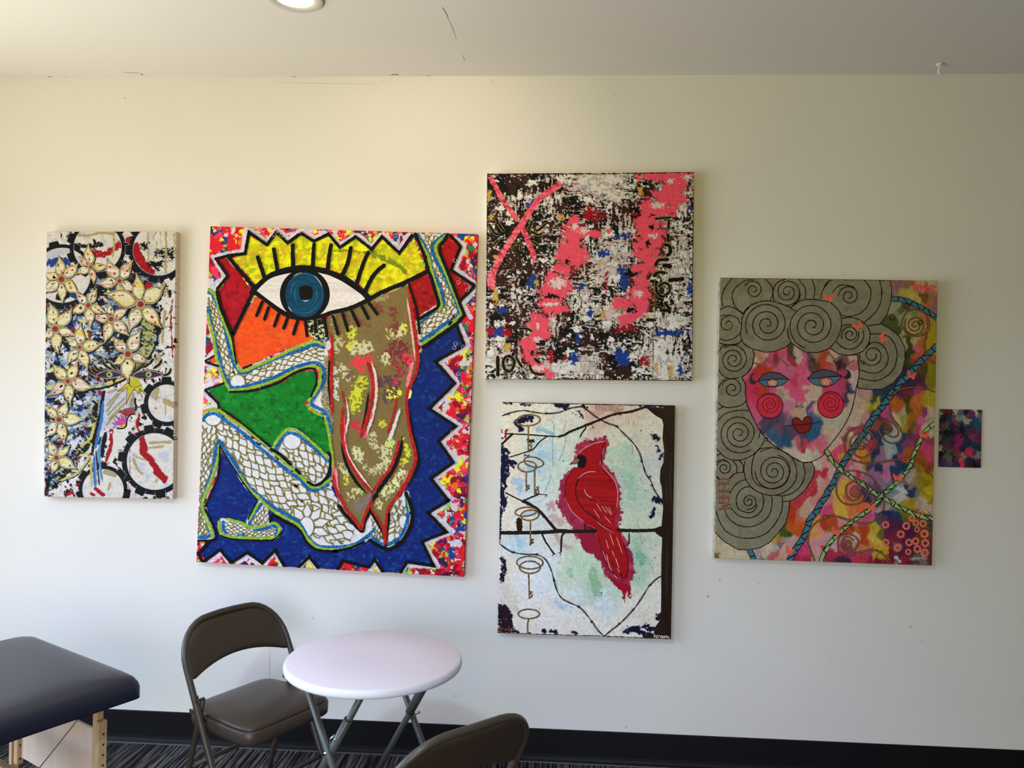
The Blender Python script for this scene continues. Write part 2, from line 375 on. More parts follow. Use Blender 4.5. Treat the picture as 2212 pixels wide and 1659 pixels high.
# ---------------------------------------------------------------- materials
def mat(name, base, rough=.6, metal=0, spec=.5, noise=None, bump=0, bscale=60, coat=0):
    m = bpy.data.materials.new(name); m.use_nodes = True; nt = m.node_tree; b = nt.nodes['Principled BSDF']
    b.inputs['Base Color'].default_value = (*base, 1); b.inputs['Roughness'].default_value = rough; b.inputs['Metallic'].default_value = metal; b.inputs['Specular IOR Level'].default_value = spec
    b.inputs['Coat Weight'].default_value = coat
    if noise or bump:
        tc = nt.nodes.new('ShaderNodeTexCoord'); n = nt.nodes.new('ShaderNodeTexNoise'); n.inputs['Scale'].default_value = bscale; n.inputs['Detail'].default_value = 5; nt.links.new(tc.outputs['Object'], n.inputs['Vector'])
        if noise:
            n2 = nt.nodes.new('ShaderNodeTexNoise'); n2.inputs['Scale'].default_value = noise[0]; n2.inputs['Detail'].default_value = 4; nt.links.new(tc.outputs['Object'], n2.inputs['Vector'])
            r = nt.nodes.new('ShaderNodeMix'); r.data_type = 'RGBA'; r.inputs['A'].default_value = (*base, 1); r.inputs['B'].default_value = (*noise[1], 1)
            mr = nt.nodes.new('ShaderNodeMapRange'); mr.inputs[1].default_value = .42; mr.inputs[2].default_value = .66; nt.links.new(n2.outputs['Fac'], mr.inputs[0]); nt.links.new(mr.outputs[0], r.inputs['Factor']); nt.links.new(r.outputs['Result'], b.inputs['Base Color'])
        if bump:
            bp = nt.nodes.new('ShaderNodeBump'); bp.inputs['Strength'].default_value = bump; bp.inputs['Distance'].default_value = .002; nt.links.new(n.outputs['Fac'], bp.inputs['Height']); nt.links.new(bp.outputs[0], b.inputs['Normal'])
    return m
M_WALL = mat('wall_paint', (.80, .775, .70), .62, spec=.3, noise=(1.3, (.775, .75, .68)), bump=.10, bscale=220)
M_CEIL = mat('ceiling_paint', (.76, .725, .66), .8, spec=.2, bump=.08, bscale=90)
M_SCUFF = mat('scuff', (.22, .18, .16), .8); M_SCUFF2 = mat('faint_scuff', (.50, .48, .44), .8)
M_BASE = mat('black_rubber', (.004, .0043, .005), .55, spec=.22, bump=.05, bscale=30)
M_VINYL = mat('brown_vinyl', (.050, .034, .023), .36, spec=.45, bump=.12, bscale=900)
M_STEEL = mat('brown_enamel', (.060, .047, .035), .36, spec=.45, bump=.06, bscale=500)
M_TUBE = mat('grey_green_enamel', (.085, .095, .080), .35, spec=.5, bump=.05, bscale=500)
M_TOP = mat('white_plastic', (.80, .70, .76), .5, spec=.4, bump=.05, bscale=900)
M_RIM = mat('white_plastic_rim', (.78, .76, .80), .4, spec=.4)
M_NAVY = mat('navy_vinyl', (.013, .016, .033), .36, spec=.62, bump=.10, bscale=1200)
M_CHROME = mat('zinc', (.7, .7, .7), .25, metal=1)
M_BLACK = mat('black_plastic', (.015, .015, .016), .4)
M_WHITE = mat('white_enamel', (.75, .73, .68), .4)
def wood(name, a, b_, sc=8):
    m = bpy.data.materials.new(name); m.use_nodes = True; nt = m.node_tree; b = nt.nodes['Principled BSDF']
    tc = nt.nodes.new('ShaderNodeTexCoord'); mp = nt.nodes.new('ShaderNodeMapping'); mp.inputs['Scale'].default_value = (sc*9, sc*9, sc*.5); n = nt.nodes.new('ShaderNodeTexNoise'); n.inputs['Scale'].default_value = 1; n.inputs['Detail'].default_value = 6
    nt.links.new(tc.outputs['Object'], mp.inputs[0]); nt.links.new(mp.outputs[0], n.inputs['Vector'])
    r = nt.nodes.new('ShaderNodeValToRGB'); r.color_ramp.elements[0].position = .35; r.color_ramp.elements[0].color = (*a, 1); r.color_ramp.elements[1].position = .65; r.color_ramp.elements[1].color = (*b_, 1)
    nt.links.new(n.outputs['Fac'], r.inputs[0]); nt.links.new(r.outputs[0], b.inputs['Base Color']); b.inputs['Roughness'].default_value = .45
    return m
M_BEECH = wood('beech', (.50, .34, .17), (.62, .45, .25)); M_PLY = wood('birch_ply', (.66, .54, .38), (.72, .60, .44), 3)
def carpet():
    m = bpy.data.materials.new('striped_carpet'); m.use_nodes = True; nt = m.node_tree; b = nt.nodes['Principled BSDF']; L = nt.links.new
    tc = nt.nodes.new('ShaderNodeTexCoord')
    # carpet planks laid askew, each with stripes of its own tone
    rot = nt.nodes.new('ShaderNodeMapping'); rot.inputs['Rotation'].default_value = (0, 0, math.radians(-90)); L(tc.outputs['Object'], rot.inputs[0])
    br = nt.nodes.new('ShaderNodeTexBrick'); br.inputs['Scale'].default_value = 1; br.inputs['Brick Width'].default_value = .92; br.inputs['Row Height'].default_value = .25; br.inputs['Mortar Size'].default_value = .0; br.inputs['Color1'].default_value = (.25, .25, .25, 1); br.inputs['Color2'].default_value = (1, 1, 1, 1)
    L(rot.outputs[0], br.inputs['Vector'])
    st = nt.nodes.new('ShaderNodeMapping'); st.inputs['Scale'].default_value = (3, 85, 1); L(rot.outputs[0], st.inputs[0])
    n1 = nt.nodes.new('ShaderNodeTexNoise'); n1.inputs['Scale'].default_value = 1; n1.inputs['Detail'].default_value = 4; n1.inputs['Roughness'].default_value = .7; L(st.outputs[0], n1.inputs['Vector'])
    n2 = nt.nodes.new('ShaderNodeTexNoise'); n2.inputs['Scale'].default_value = 420; n2.inputs['Detail'].default_value = 3; L(tc.outputs['Object'], n2.inputs['Vector'])
    r = nt.nodes.new('ShaderNodeValToRGB'); e = r.color_ramp.elements; e[0].position = .45; e[0].color = (.012, .012, .013, 1); e[1].position = .575; e[1].color = (.20, .183, .168, 1); q = e.new(.515); q.color = (.075, .070, .068, 1)
    L(n1.outputs['Fac'], r.inputs[0]); mx = nt.nodes.new('ShaderNodeMix'); mx.data_type = 'RGBA'; mx.blend_type = 'MULTIPLY'; mx.inputs['Factor'].default_value = .6; L(r.outputs[0], mx.inputs['A']); L(br.outputs['Color'], mx.inputs['B'])
    mx2 = nt.nodes.new('ShaderNodeMix'); mx2.data_type = 'RGBA'; mx2.blend_type = 'OVERLAY'; mx2.inputs['Factor'].default_value = .5; L(mx.outputs['Result'], mx2.inputs['A']); L(n2.outputs['Fac'], mx2.inputs['B']); L(mx2.outputs['Result'], b.inputs['Base Color'])
    bp = nt.nodes.new('ShaderNodeBump'); bp.inputs['Strength'].default_value = .8; bp.inputs['Distance'].default_value = .006; ad = nt.nodes.new('ShaderNodeMath'); ad.operation = 'ADD'; L(n1.outputs['Fac'], ad.inputs[0]); L(n2.outputs['Fac'], ad.inputs[1]); L(ad.outputs[0], bp.inputs['Height']); L(bp.outputs[0], b.inputs['Normal'])
    b.inputs['Roughness'].default_value = .95; b.inputs['Specular IOR Level'].default_value = .1; return m
M_CARPET = carpet()
def emit(name, c, s):
    m = bpy.data.materials.new(name); m.use_nodes = True; b = m.node_tree.nodes['Principled BSDF']; b.inputs['Base Color'].default_value = (1, 1, 1, 1)
    b.inputs['Emission Color'].default_value = (*c, 1); b.inputs['Emission Strength'].default_value = s; return m
M_GLASS = bpy.data.materials.new('window_glass'); M_GLASS.use_nodes = True; _b = M_GLASS.node_tree.nodes['Principled BSDF']; _b.inputs['Transmission Weight'].default_value = 1; _b.inputs['Roughness'].default_value = 0; _b.inputs['IOR'].default_value = 1.1

# ---------------------------------------------------------------- room
RX, RY = 5.2, -6.9
def slab(name, x0, x1, y0, y1, z0, z1, m):
    b = new(); box(b, x0, x1, y0, y1, z0, z1); return bm_obj(name, b, m, kind='structure')
slab('floor', WX-.1, RX+.1, RY-.1, .1, -.1, 0, M_CARPET)
slab('wall_right', RX, RX+.1, RY-.1, .1, 0, CEIL, M_WALL)
# back wall: a fine sheet so that it can carry slight waves of plaster at the top edge
slab('wall_back', WX-.1, RX+.1, 0, .1, 0, CEIL+.1, M_WALL)
slab('ceiling', WX-.1, RX+.1, RY-.1, 0, CEIL, CEIL+.1, M_CEIL)
# left wall with the assumed shop window
W0, W1, S0, S1 = -3.75, -.45, .28, 2.8
b = new(); box(b, WX-.1, WX, RY, W0, 0, CEIL); box(b, WX-.1, WX, W1, 0, 0, CEIL); box(b, WX-.1, WX, W0, W1, 0, S0); box(b, WX-.1, WX, W0, W1, S1, CEIL); bm_obj('wall_left', b, M_WALL, kind='structure')
b = new()
for y in (W0, (W0+W1)/2-.02, W1-.05): box(b, WX-.07, WX-.02, y, y+.05, S0, S1)
for z in (S0, S1-.05): box(b, WX-.07, WX-.02, W0, W1, z, z+.05)
bm_obj('window_1', b, M_BASE, kind='structure')
b = new(); box(b, -3.4, RX, RY-.1, RY, 0, .25); box(b, -3.4, RX, RY-.1, RY, 2.7, CEIL); box(b, WX, -3.2, RY-.1, RY, 0, CEIL); box(b, 2.2, RX, RY-.1, RY, 0, CEIL); bm_obj('wall_front', b, M_WALL, kind='structure')
# cove baseboard: flat face, concave toe
def baseboard(name, x0, x1):
    prof = [(0, .1425), (-.0035, .1425), (-.0045, .139), (-.0045, .03), (-.006, .018), (-.0095, .009), (-.016, .004), (-.020, .0025), (-.020, 0), (0, 0)]
    n = 2; V = []; F = []
    for i in range(n):
        x = x0+(x1-x0)*i/(n-1); V += [(x, y, z) for y, z in prof]
    k = len(prof)
    for j in range(k-1): F.append((j, k+j, k+j+1, j+1))
    F += [tuple(range(k)), tuple(range(2*k-1, k-1, -1))]
    return mesh_obj(name, V, F, M_BASE, kind='structure')
baseboard('baseboard_back', WX, RX)
M_TOE = mat('toe_highlight', (.09, .095, .105), .5)  # paler tone stands for light caught on the toe
# highlight along the baseboard toe, put in as a paler strip
b = new(); box(b, WX, RX, -.026, -.0195, 0, .0045, .001); o = bm_obj('baseboard_highlight', b, M_TOE); o.parent = bpy.data.objects['baseboard_back']
# plaster cracks, nail dents, scuffs: thin marks that belong to the wall and ceiling
def unproj(px, py, z=None, y=None):
    px, py = float(px), float(py); o = Vector((0, -CAM_D, CAM_H)); d = _f+(px-1106)/CAM_F*_r-(py-829.5)/CAM_F*_u
    t = (z-o.z)/d.z if z is not None else (y-o.y)/d.y
    return o+t*d
def marks(name, strokes, m, parent, z=None, y=None):
    V = []; F = []
    for P, w in strokes:
        P = catmull(pts('P'+P), 3.0)
        if len(P) < 2: continue
        T = np.gradient(P, axis=0); N = np.stack([-T[:, 1], T[:, 0]], 1)/np.maximum(np.linalg.norm(T, axis=1), 1e-9)[:, None]; n = len(V); k = len(P)
        for i, (p, q) in enumerate(zip(P, N)):
            ww = w*(.35+.65*math.sin(math.pi*(i+.5)/k))*.5*(1+.3*math.sin(i*2.3))
            for s in (1, -1): V.append(tuple(unproj(p[0]+s*q[0]*ww, p[1]+s*q[1]*ww, z, y)))
        for i in range(k-1): F.append((n+2*i, n+2*i+2, n+2*i+3, n+2*i+1))
    o = mesh_obj(name, V, F, m); o.parent = bpy.data.objects[parent]; o['kind'] = 'stuff'; return o
marks('ceiling_crack', [('955,16 962,26 968,40', 1.6), ('968,40 978,62 986,86', .8), ('998,118 1004,130', .7), ('845,162 853,161 861,162', 1.8), ('924,163 930,167', 1.6), ('930,167 960,168 975,170', .8), ('303,159 309,163', 1.6), ('266,157 300,158', .6), ('632,166 640,166', 1.2), ('104,166 111,166', 1.4), ('140,166 143,167', .6)], M_SCUFF, 'ceiling', z=CEIL-.0008)
marks('wall_crack', [('1062,171 1066,179', 1.0), ('600,178 700,180 815,181', .6), ('820,181 836,172', .6), ('582,1405 582,1440 581,1486', .7)], M_SCUFF2, 'wall_back', y=-.0008)
marks('wall_scuff', [('268,211 271,213', 3), ('1327,202 1328,207', 1.4), ('573,1455 575,1456', 1.6), ('570,1475 574,1480', 1.2), ('578,1478 581,1482', 1.8), ('674,1334 677,1337', 2), ('1553,1252 1557,1254', 2), ('1528,1287 1531,1289', 2.4), ('1636,1258 1640,1261', 1.6), ('1606,1308 1608,1311', 1.2), ('978,1504 988,1503', 1.6), ('1350,1571 1353,1569 1357,1570', 1.8), ('1352,1569 1354,1575', 1), ('2112,1248 2116,1251', 1.4), ('1988,1385 1996,1386', 1.2), ('1966,1352 1969,1356', 1.5), ('2090,634 2097,632', 1), ('2148,1222 2153,1224', 1.2), ('1822,594 1828,592', 1.2), ('1842,595 1847,592', 1), ('1042,1258 1044,1261', 1.6), ('176,1262 180,1263', 1.4), ('1790,1420 1793,1423', 1.2), ('1692,1316 1694,1319', 1), ('2068,1500 2071,1502', 1.4), ('90,190 92,192', 1.4), ('467,175 469,177', 1.6), ('1540,620 1542,622', 1), ('910,1580 912,1583', 1)], M_SCUFF2, 'wall_back', y=-.0009)
marks('wall_spot', [('1527,1287 1531,1290', 2.2), ('1965,1352 1968,1355', 1.6), ('1553,1252 1556,1254', 1.6), ('578,1479 581,1481', 1.4)], mat('reddish_spot', (.35, .2, .17), .8), 'wall_back', y=-.0012)

# ---------------------------------------------------------------- ceiling downlight
LX, LY = -.985, -.72
dl = thing('ceiling_downlight', 'round recessed downlight glowing in the ceiling near the top edge', 'ceiling light', (LX, LY, CEIL))
def lathe(bm, prof, n=48):
    R = [[bm.verts.new((r*math.cos(2*math.pi*k/n), r*math.sin(2*math.pi*k/n), z)) for k in range(n)] for r, z in prof]
    for A, B in zip(R, R[1:]):
        for k in range(n): bm.faces.new((A[k], A[(k+1) % n], B[(k+1) % n], B[k]))
    return R
b = new(); R_ = lathe(b, [(.104, -.0005), (.104, -.005), (.099, -.008), (.070, -.006), (.064, .001)]); bmesh.ops.reverse_faces(b, faces=b.faces[:]); bm_obj('trim_ring', b, mat('lamp_trim', (.60, .57, .50), .5), dl, True)
b = new(); lathe(b, [(.1035, -.0002), (.107, -.0002), (.107, -.0012), (.1035, -.0012)]); bm_obj('shadow_gap', b, M_BLACK, dl)
b = new(); R_ = lathe(b, [(.065, -.004), (.055, -.006), (.03, -.0075), (.002, -.008)]); b.faces.new(R_[-1]); bm_obj('lens', b, emit('lamp_glow', (1, .86, .60), 9), dl, True)
sl = bpy.data.lights.new('downlight_beam', 'SPOT'); sl.energy = 6; sl.color = (1, .80, .52); sl.spot_size = math.radians(84); sl.spot_blend = .9; sl.shadow_soft_size = .05
so = bpy.data.objects.new('downlight_beam', sl); COL.objects.link(so); so.parent = dl; so.location = (0, 0, -.02); so.rotation_euler = Vector((.26, .34, -1)).to_track_quat('-Z', 'Y').to_euler()
# assumed spot out of frame, no fixture, added for glow over the big canvas
sl = bpy.data.lights.new('assumed_wall_spot', 'SPOT'); sl.energy = 25; sl.color = (1, .80, .62); sl.spot_size = math.radians(84); sl.spot_blend = 1; sl.shadow_soft_size = .05
so = bpy.data.objects.new('assumed_wall_spot', sl); COL.objects.link(so); so.location = (-.35, -1.35, CEIL-.03); so.rotation_euler = (Vector((-.60, 0, 2.42))-so.location).to_track_quat('-Z', 'Y').to_euler()
# ---- little hook in the ceiling
hk = thing('ceiling_hook', 'tiny white screw hook in the ceiling above the face painting', 'hook', (1.592, -.109, CEIL))
b = new(); lathe(b, [(.002, -.0005), (.016, -.001), (.014, -.005), (.002, -.007)], 20); bm_obj('rosette', b, M_WHITE, hk, True)
b = new(); tube(b, [(0, 0, -.002), (-.001, 0, -.014), (-.004, 0, -.028), (-.004, 0, -.038), (.001, 0, -.044), (.006, 0, -.041), (.008, 0, -.032)], .0040, 8); bm_obj('hook_wire', b, M_WHITE, hk, True)

# ---------------------------------------------------------------- folding chair
def TL(z): return .009-.51*z            # lean of the front tube
def make_chair(label, loc, rotz):
    t = thing('folding_chair', label, 'chair', loc, rotz, 'brown folding chairs')
    Wd, top, r, rt = .468, .754, .145, .0118
    x = Wd/2; fr = [(-x, TL(.012), .012), (-x, TL(.2), .2), (-x, TL(.4), .4), (-x, TL(top-r), top-r)]
    for k in range(1, 9): a = math.pi-k*math.pi/16; z = top-r+r*math.sin(a); fr.append((-x+r+r*math.cos(a), TL(z)-.006*math.sin((k/8)*1.57), z))
    fr += [(-.03, TL(top)-.010, top+.002), (.03, TL(top)-.010, top+.002)]
    fr += [(-px_, y_, z_) for px_, y_, z_ in fr[-3:3:-1]][0:0]
    right = [(-p[0], p[1], p[2]) for p in fr[:-2]][::-1]
    b = new(); tube(b, fr+right, rt, 12); bm_obj('frame', b, M_STEEL, t, True)
    for s in (-1, 1):
        xi = s*(x-.026); b = new(); tube(b, [(xi, -.236, .50), (xi, -.262, .40), (xi, -.32, .2), (xi, -.372, .012)], .0105, 10); bm_obj('leg', b, M_STEEL, t, True)
        b = new(); box(b, s*(x-.006)-.002, s*(x-.006)+.002, -.262, -.236, .48, .52, .001); box(b, s*(x-.016)-.002, s*(x-.016)+.002, -.30, -.20, .44, .455, .001, Matrix.Identity(4)); tube(b, [(s*(x-.03), -.236, .503), (s*(x+.008), -.236, .503)], .006, 8)
        bm_obj('hinge', b, M_STEEL, t)
        b = new(); tube(b, [(s*(x-.016), -.262, .47), (s*(x-.016), -.235, .44), (s*(x-.016), -.205, .415)], .0055, 6, flat=.5); tube(b, [(s*(x-.02), -.207, .415), (s*(x-.004), -.207, .415)], .005, 8); bm_obj('link_bar', b, M_STEEL, t)
        for yy in (TL(.012), -.372):
            b = new(); tube(b, [(s*(x if yy > -.2 else x-.026), yy, 0), (s*(x if yy > -.2 else x-.026), yy-.002, .03)], .0145, 12); bm_obj('foot_cap', b, M_BLACK, t, True)
    b = new(); tube(b, [(-x+.026, -.312, .23), (x-.026, -.312, .23)], .009, 10); bm_obj('stretcher', b, M_STEEL, t, True)
    b = new(); tube(b, [(-x, TL(.17), .17), (x, TL(.17), .17)], .009, 10); bm_obj('stretcher', b, M_STEEL, t, True)
    # seat pan and cushion: rounded plan, slightly narrower behind
    def loop(b, grow, z, yb=-.365, yf=.02, n=48):
        vs = []
        for k in range(n):
            a = 2*math.pi*k/n; c, s_ = math.cos(a), math.sin(a); e = .30
            u = math.copysign(abs(c)**e, c); v = math.copysign(abs(s_)**e, s_)
            ym, hy = (yb+yf)/2, (yf-yb)/2+grow; y = ym+hy*v; hx = .199+.006*v+grow
            if abs(u) > .2: pass
            vs.append(b.verts.new((hx*u, y, z(u, v) if callable(z) else z)))
        return vs
    def bridge(b, A, B):
        n = len(A)
        for k in range(n): b.faces.new((A[k], A[(k+1) % n], B[(k+1) % n], B[k]))
    b = new(); L = [loop(b, -.012, .378), loop(b, 0, .382), loop(b, .002, .395), loop(b, .002, .425), loop(b, -.003, .431), loop(b, -.010, .430)]
    for A, B in zip(L, L[1:]): bridge(b, A, B)
    b.faces.new(L[0][::-1]); b.faces.new(L[-1]); bm_obj('seat_pan', b, M_STEEL, t, True)
    b = new(); L = [loop(b, -.006, .430), loop(b, -.004, .434), loop(b, -.006, .439), loop(b, -.014, .4445), loop(b, -.035, .4515), loop(b, -.08, .458), loop(b, -.13, .460)]
    for A, B in zip(L, L[1:]): bridge(b, A, B)
    b.faces.new(L[0][::-1]); b.faces.new(L[-1]); bm_obj('seat', b, M_VINYL, t, True)
    # padded back
    nu, nv = 36, 14; b = new(); G = {}
    def hw(z):
        zc = top-r; q = min(max(z-zc, 0), r); return x-r+math.sqrt(max(r*r-q*q, 0))-.004 if z > zc else x-.004
    for side in (0, 1):
        for i in range(nu+1):
            u = -1+2*i/nu
            for j in range(nv+1):
                v = j/nv; xx = u*(x-.006); au = abs(xx)
                zt = top-.004 if au < x-r else top-r+math.sqrt(max(r*r-(au-(x-r))**2, 0))-.004
                zb = .560+.045*(1-u*u)+.012*max(0, abs(u)-.93)/.07; z = zb+(zt-zb)*v
                edge = (1-abs(u)**8)*(1-abs(2*v-1)**6); cur = -.020*(1-u*u)
                y = TL(z)+cur*.8+(.003+.017*edge if side == 0 else -.004-.009*edge)
                G[side, i, j] = b.verts.new((xx, y, z))
    for side in (0, 1):
        for i in range(nu):
            for j in range(nv):
                q = (G[side, i, j], G[side, i+1, j], G[side, i+1, j+1], G[side, i, j+1]); b.faces.new(q[::-1] if side == 0 else q)
    for i in range(nu): b.faces.new((G[0, i, 0], G[0, i+1, 0], G[1, i+1, 0], G[1, i, 0])); b.faces.new((G[0, i, nv], G[1, i, nv], G[1, i+1, nv], G[0, i+1, nv]))
    for j in range(nv): b.faces.new((G[0, 0, j], G[1, 0, j], G[1, 0, j+1], G[0, 0, j+1])); b.faces.new((G[0, nu, j], G[0, nu, j+1], G[1, nu, j+1], G[1, nu, j]))
    bmesh.ops.recalc_face_normals(b, faces=b.faces[:]); bm_obj('backrest', b, M_VINYL, t, True)
    return t
c1 = make_chair('brown padded folding chair between the table and the wall, seen from its front', (-.970, -.643, 0), math.radians(-30-90))
c2 = make_chair('brown folding chair with its back to the viewer, cut off by the bottom edge', (-.463, -1.133, 0), math.radians(132.5-90))

# ---------------------------------------------------------------- round folding table
tb = thing('round_folding_table', 'small round white folding table on crossed grey-green tube legs', 'table', (-.612, -.845, 0))
b = new(); R_ = lathe(b, [(.285, .704), (.299, .7045), (.3015, .707), (.3025, .713), (.3020, .721), (.2985, .728), (.2960, .7305), (.293, .7300)], 72); b.faces.new(R_[0][::-1]); bm_obj('rim', b, M_RIM, tb, True)
b = new(); R_ = lathe(b, [(.2935, .722), (.2935, .7303), (.2915, .7310), (.12, .7312)], 72); b.faces.new(R_[-1]); bm_obj('tabletop', b, M_TOP, tb, True)
va = Vector((.818, -.576, 0)); ua = Vector((.576, .818, 0)); a0 = Vector((-.751, -.905, .42))-Vector((-.612, -.845, 0))
for j, off in enumerate((0, .395)):
    P = a0+ua*off; P.z = .425
    for s, o_ in ((1, 0), (-1, .024)):
        up = P-va*s*.170+ua*o_*(1 if j == 0 else -1); up.z = .695; dn = P+va*s*.262+ua*o_*(1 if j == 0 else -1); dn.z = .012
        b = new(); tube(b, [up, dn], .0115, 12); bm_obj('leg', b, M_TUBE, tb, True)
        b = new(); tube(b, [dn-Vector((0, 0, .012)), dn+(up-dn).normalized()*.03], .0145, 12); bm_obj('foot_cap', b, M_BLACK, tb, True)
    b = new(); c_ = P; tube(b, [c_-ua*.016, c_+ua*.040], .005, 10); bm_obj('rivet', b, M_CHROME, tb, True)
# sleeves with open ends, where the inner tube slides
P = a0.copy(); P.z = .425; d_ = (Vector((.432*va.x, .432*va.y, .683))).normalized()
for j, off in enumerate((0.024, .395-.024)):
    P = a0+ua*off; P.z = .425
    if j == 0: s0, s1, rr = -.30, .150, .0150
    else: s0, s1, rr = .030, .205, .0165
    A0 = P+d_*s0; A1 = P+d_*s1
    b = new(); tube(b, [A0+ua*(-.006), A1+ua*(-.006)], rr, 14); bm_obj('sleeve', b, M_TUBE, tb, True)
    if j == 0:
        b = new(); tube(b, [A1+ua*(-.006)+d_*.0005, A1+ua*(-.006)+d_*.002], rr*.8, 14); bm_obj('sleeve_mouth', b, M_BLACK, tb, True)
    for q in (.8,):
        c_ = A0+(A1-A0)*q; b = new(); tube(b, [c_-ua*.022+Vector((0, -.002, 0)), c_-ua*.018+Vector((0, -.002, 0))], .0045, 10); bm_obj('rivet', b, M_CHROME, tb, True)
b = new(); A_ = a0+ua*.0; A_.z = .69; 
for s in (-1, 1):
    p0 = a0-va*s*.168; p0.z = .69; p1 = a0+ua*.395-va*s*.168; p1.z = .69; b = new(); tube(b, [p0, p1], .0105, 10); bm_obj('cross_tube', b, M_TUBE, tb, True)
b = new(); p0 = a0+va*.13; p0.z = .42-.2; p1 = p0+ua*.395; tube(b, [p0, p1], .008, 8); bm_obj('cross_tube', b, M_TUBE, tb, True)
b = new(); q0 = a0+va*.035+ua*.024; q0.z = .475; tube(b, [q0+Vector((-.02, 0, .01)), q0+Vector((-.035, 0, -.005)), q0+Vector((-.035, 0, -.025)), q0+Vector((-.02, 0, -.035))], .003, 8); bm_obj('latch_wire', b, M_CHROME, tb, True)

# ---------------------------------------------------------------- massage table
mt = thing('massage_table', 'navy vinyl massage table with beech legs at the left edge', 'massage table', (-1.6955, -.785, 0)); mt.rotation_euler = (0, 0, math.atan2(-.501, .866))
# local x along the end edge, local -y along the length (towards the viewer)
def pad():
    Wd, Ln, z0, z1 = .757, 1.84, .605, .700; b = new(); L = []
    for ins, z, cr in ((.010, z0+.008, .02), (.001, z0+.011, .026), (0, z0+.018, .03), (0, z0+.046, .03), (.003, z0+.060, .034), (.010, z0+.074, .045), (.026, z0+.0865, .06), (.052, z1-.001, .08), (.12, z1+.002, .10), (.25, z1+.004, .05)):
        hx, hy = Wd/2-ins, Ln/2-ins; cr = min(cr, hx*.9); vs = []
        for qx, qy, a0_ in ((1, 1, 0), (-1, 1, 90), (-1, -1, 180), (1, -1, 270)):
            for k in range(12):
                a = math.radians(a0_+90*k/11); vs.append(b.verts.new((.015+qx*(hx-cr)+cr*math.cos(a), qy*(hy-cr)+cr*math.sin(a)-Ln/2, z)))
        L.append(vs)
    for A, B in zip(L, L[1:]):
        for k in range(len(A)): b.faces.new((A[k], A[(k+1) % len(A)], B[(k+1) % len(A)], B[k]))
    b.faces.new(L[0][::-1]); b.faces.new(L[-1]); return b
bm_obj('padded_top', pad(), M_NAVY, mt, True)
b = new(); box(b, -.30, .30, -1.78, -.06, .592, .6135, .003); bm_obj('deck_board', b, M_PLY, mt)
for s in (-1, 1):
    for d0, d1 in ((.078, .100), (1.72, 1.742)):
        x0, x1 = (.268, .295) if s > 0 else (-.262, -.236)
        b = new(); box(b, x0, x1, -d1, -d0, .25, .592, .002); bm_obj('leg_post', b, M_BEECH, mt)
        x0, x1 = (.2955, .317) if s > 0 else (-.288, -.2685)
        b = new(); box(b, x0, x1, -d1-.005, -d0, .0, .548 if s > 0 else .595, .002); bm_obj('leg', b, M_BEECH, mt)
        for k in range(7):
            xh = .317 if s > 0 else -.236; b = new(); zz = .505-.034*k if s > 0 else .47-.05*k; tube(b, [(xh-.002, -d0-.012, zz), (xh+.0006, -d0-.012, zz)], .0036, 10); bm_obj('peg_hole', b, M_BLACK, mt)
for yy in (-.082, -1.73):
    b = new(); box(b, -.236, .268, yy-.005, yy+.005, .275, .503, .001); bm_obj('end_panel', b, M_PLY, mt)
b = new(); box(b, -.34, .30, -.325, -.300, .410, .445, .003); bm_obj('hinged_brace', b, M_BEECH, mt)
b = new(); tube(b, [(.272, -.320, .427), (.272, -.329, .427)], .008, 10); bm_obj('brace_bolt', b, M_BLACK, mt)
b = new(); tube(b, [(.28, -.10, .672-.075), (.28, -.146, .575+.0), (.28, -.62, .12)], .0018, 6); bm_obj('tension_cable', b, M_CHROME, mt)

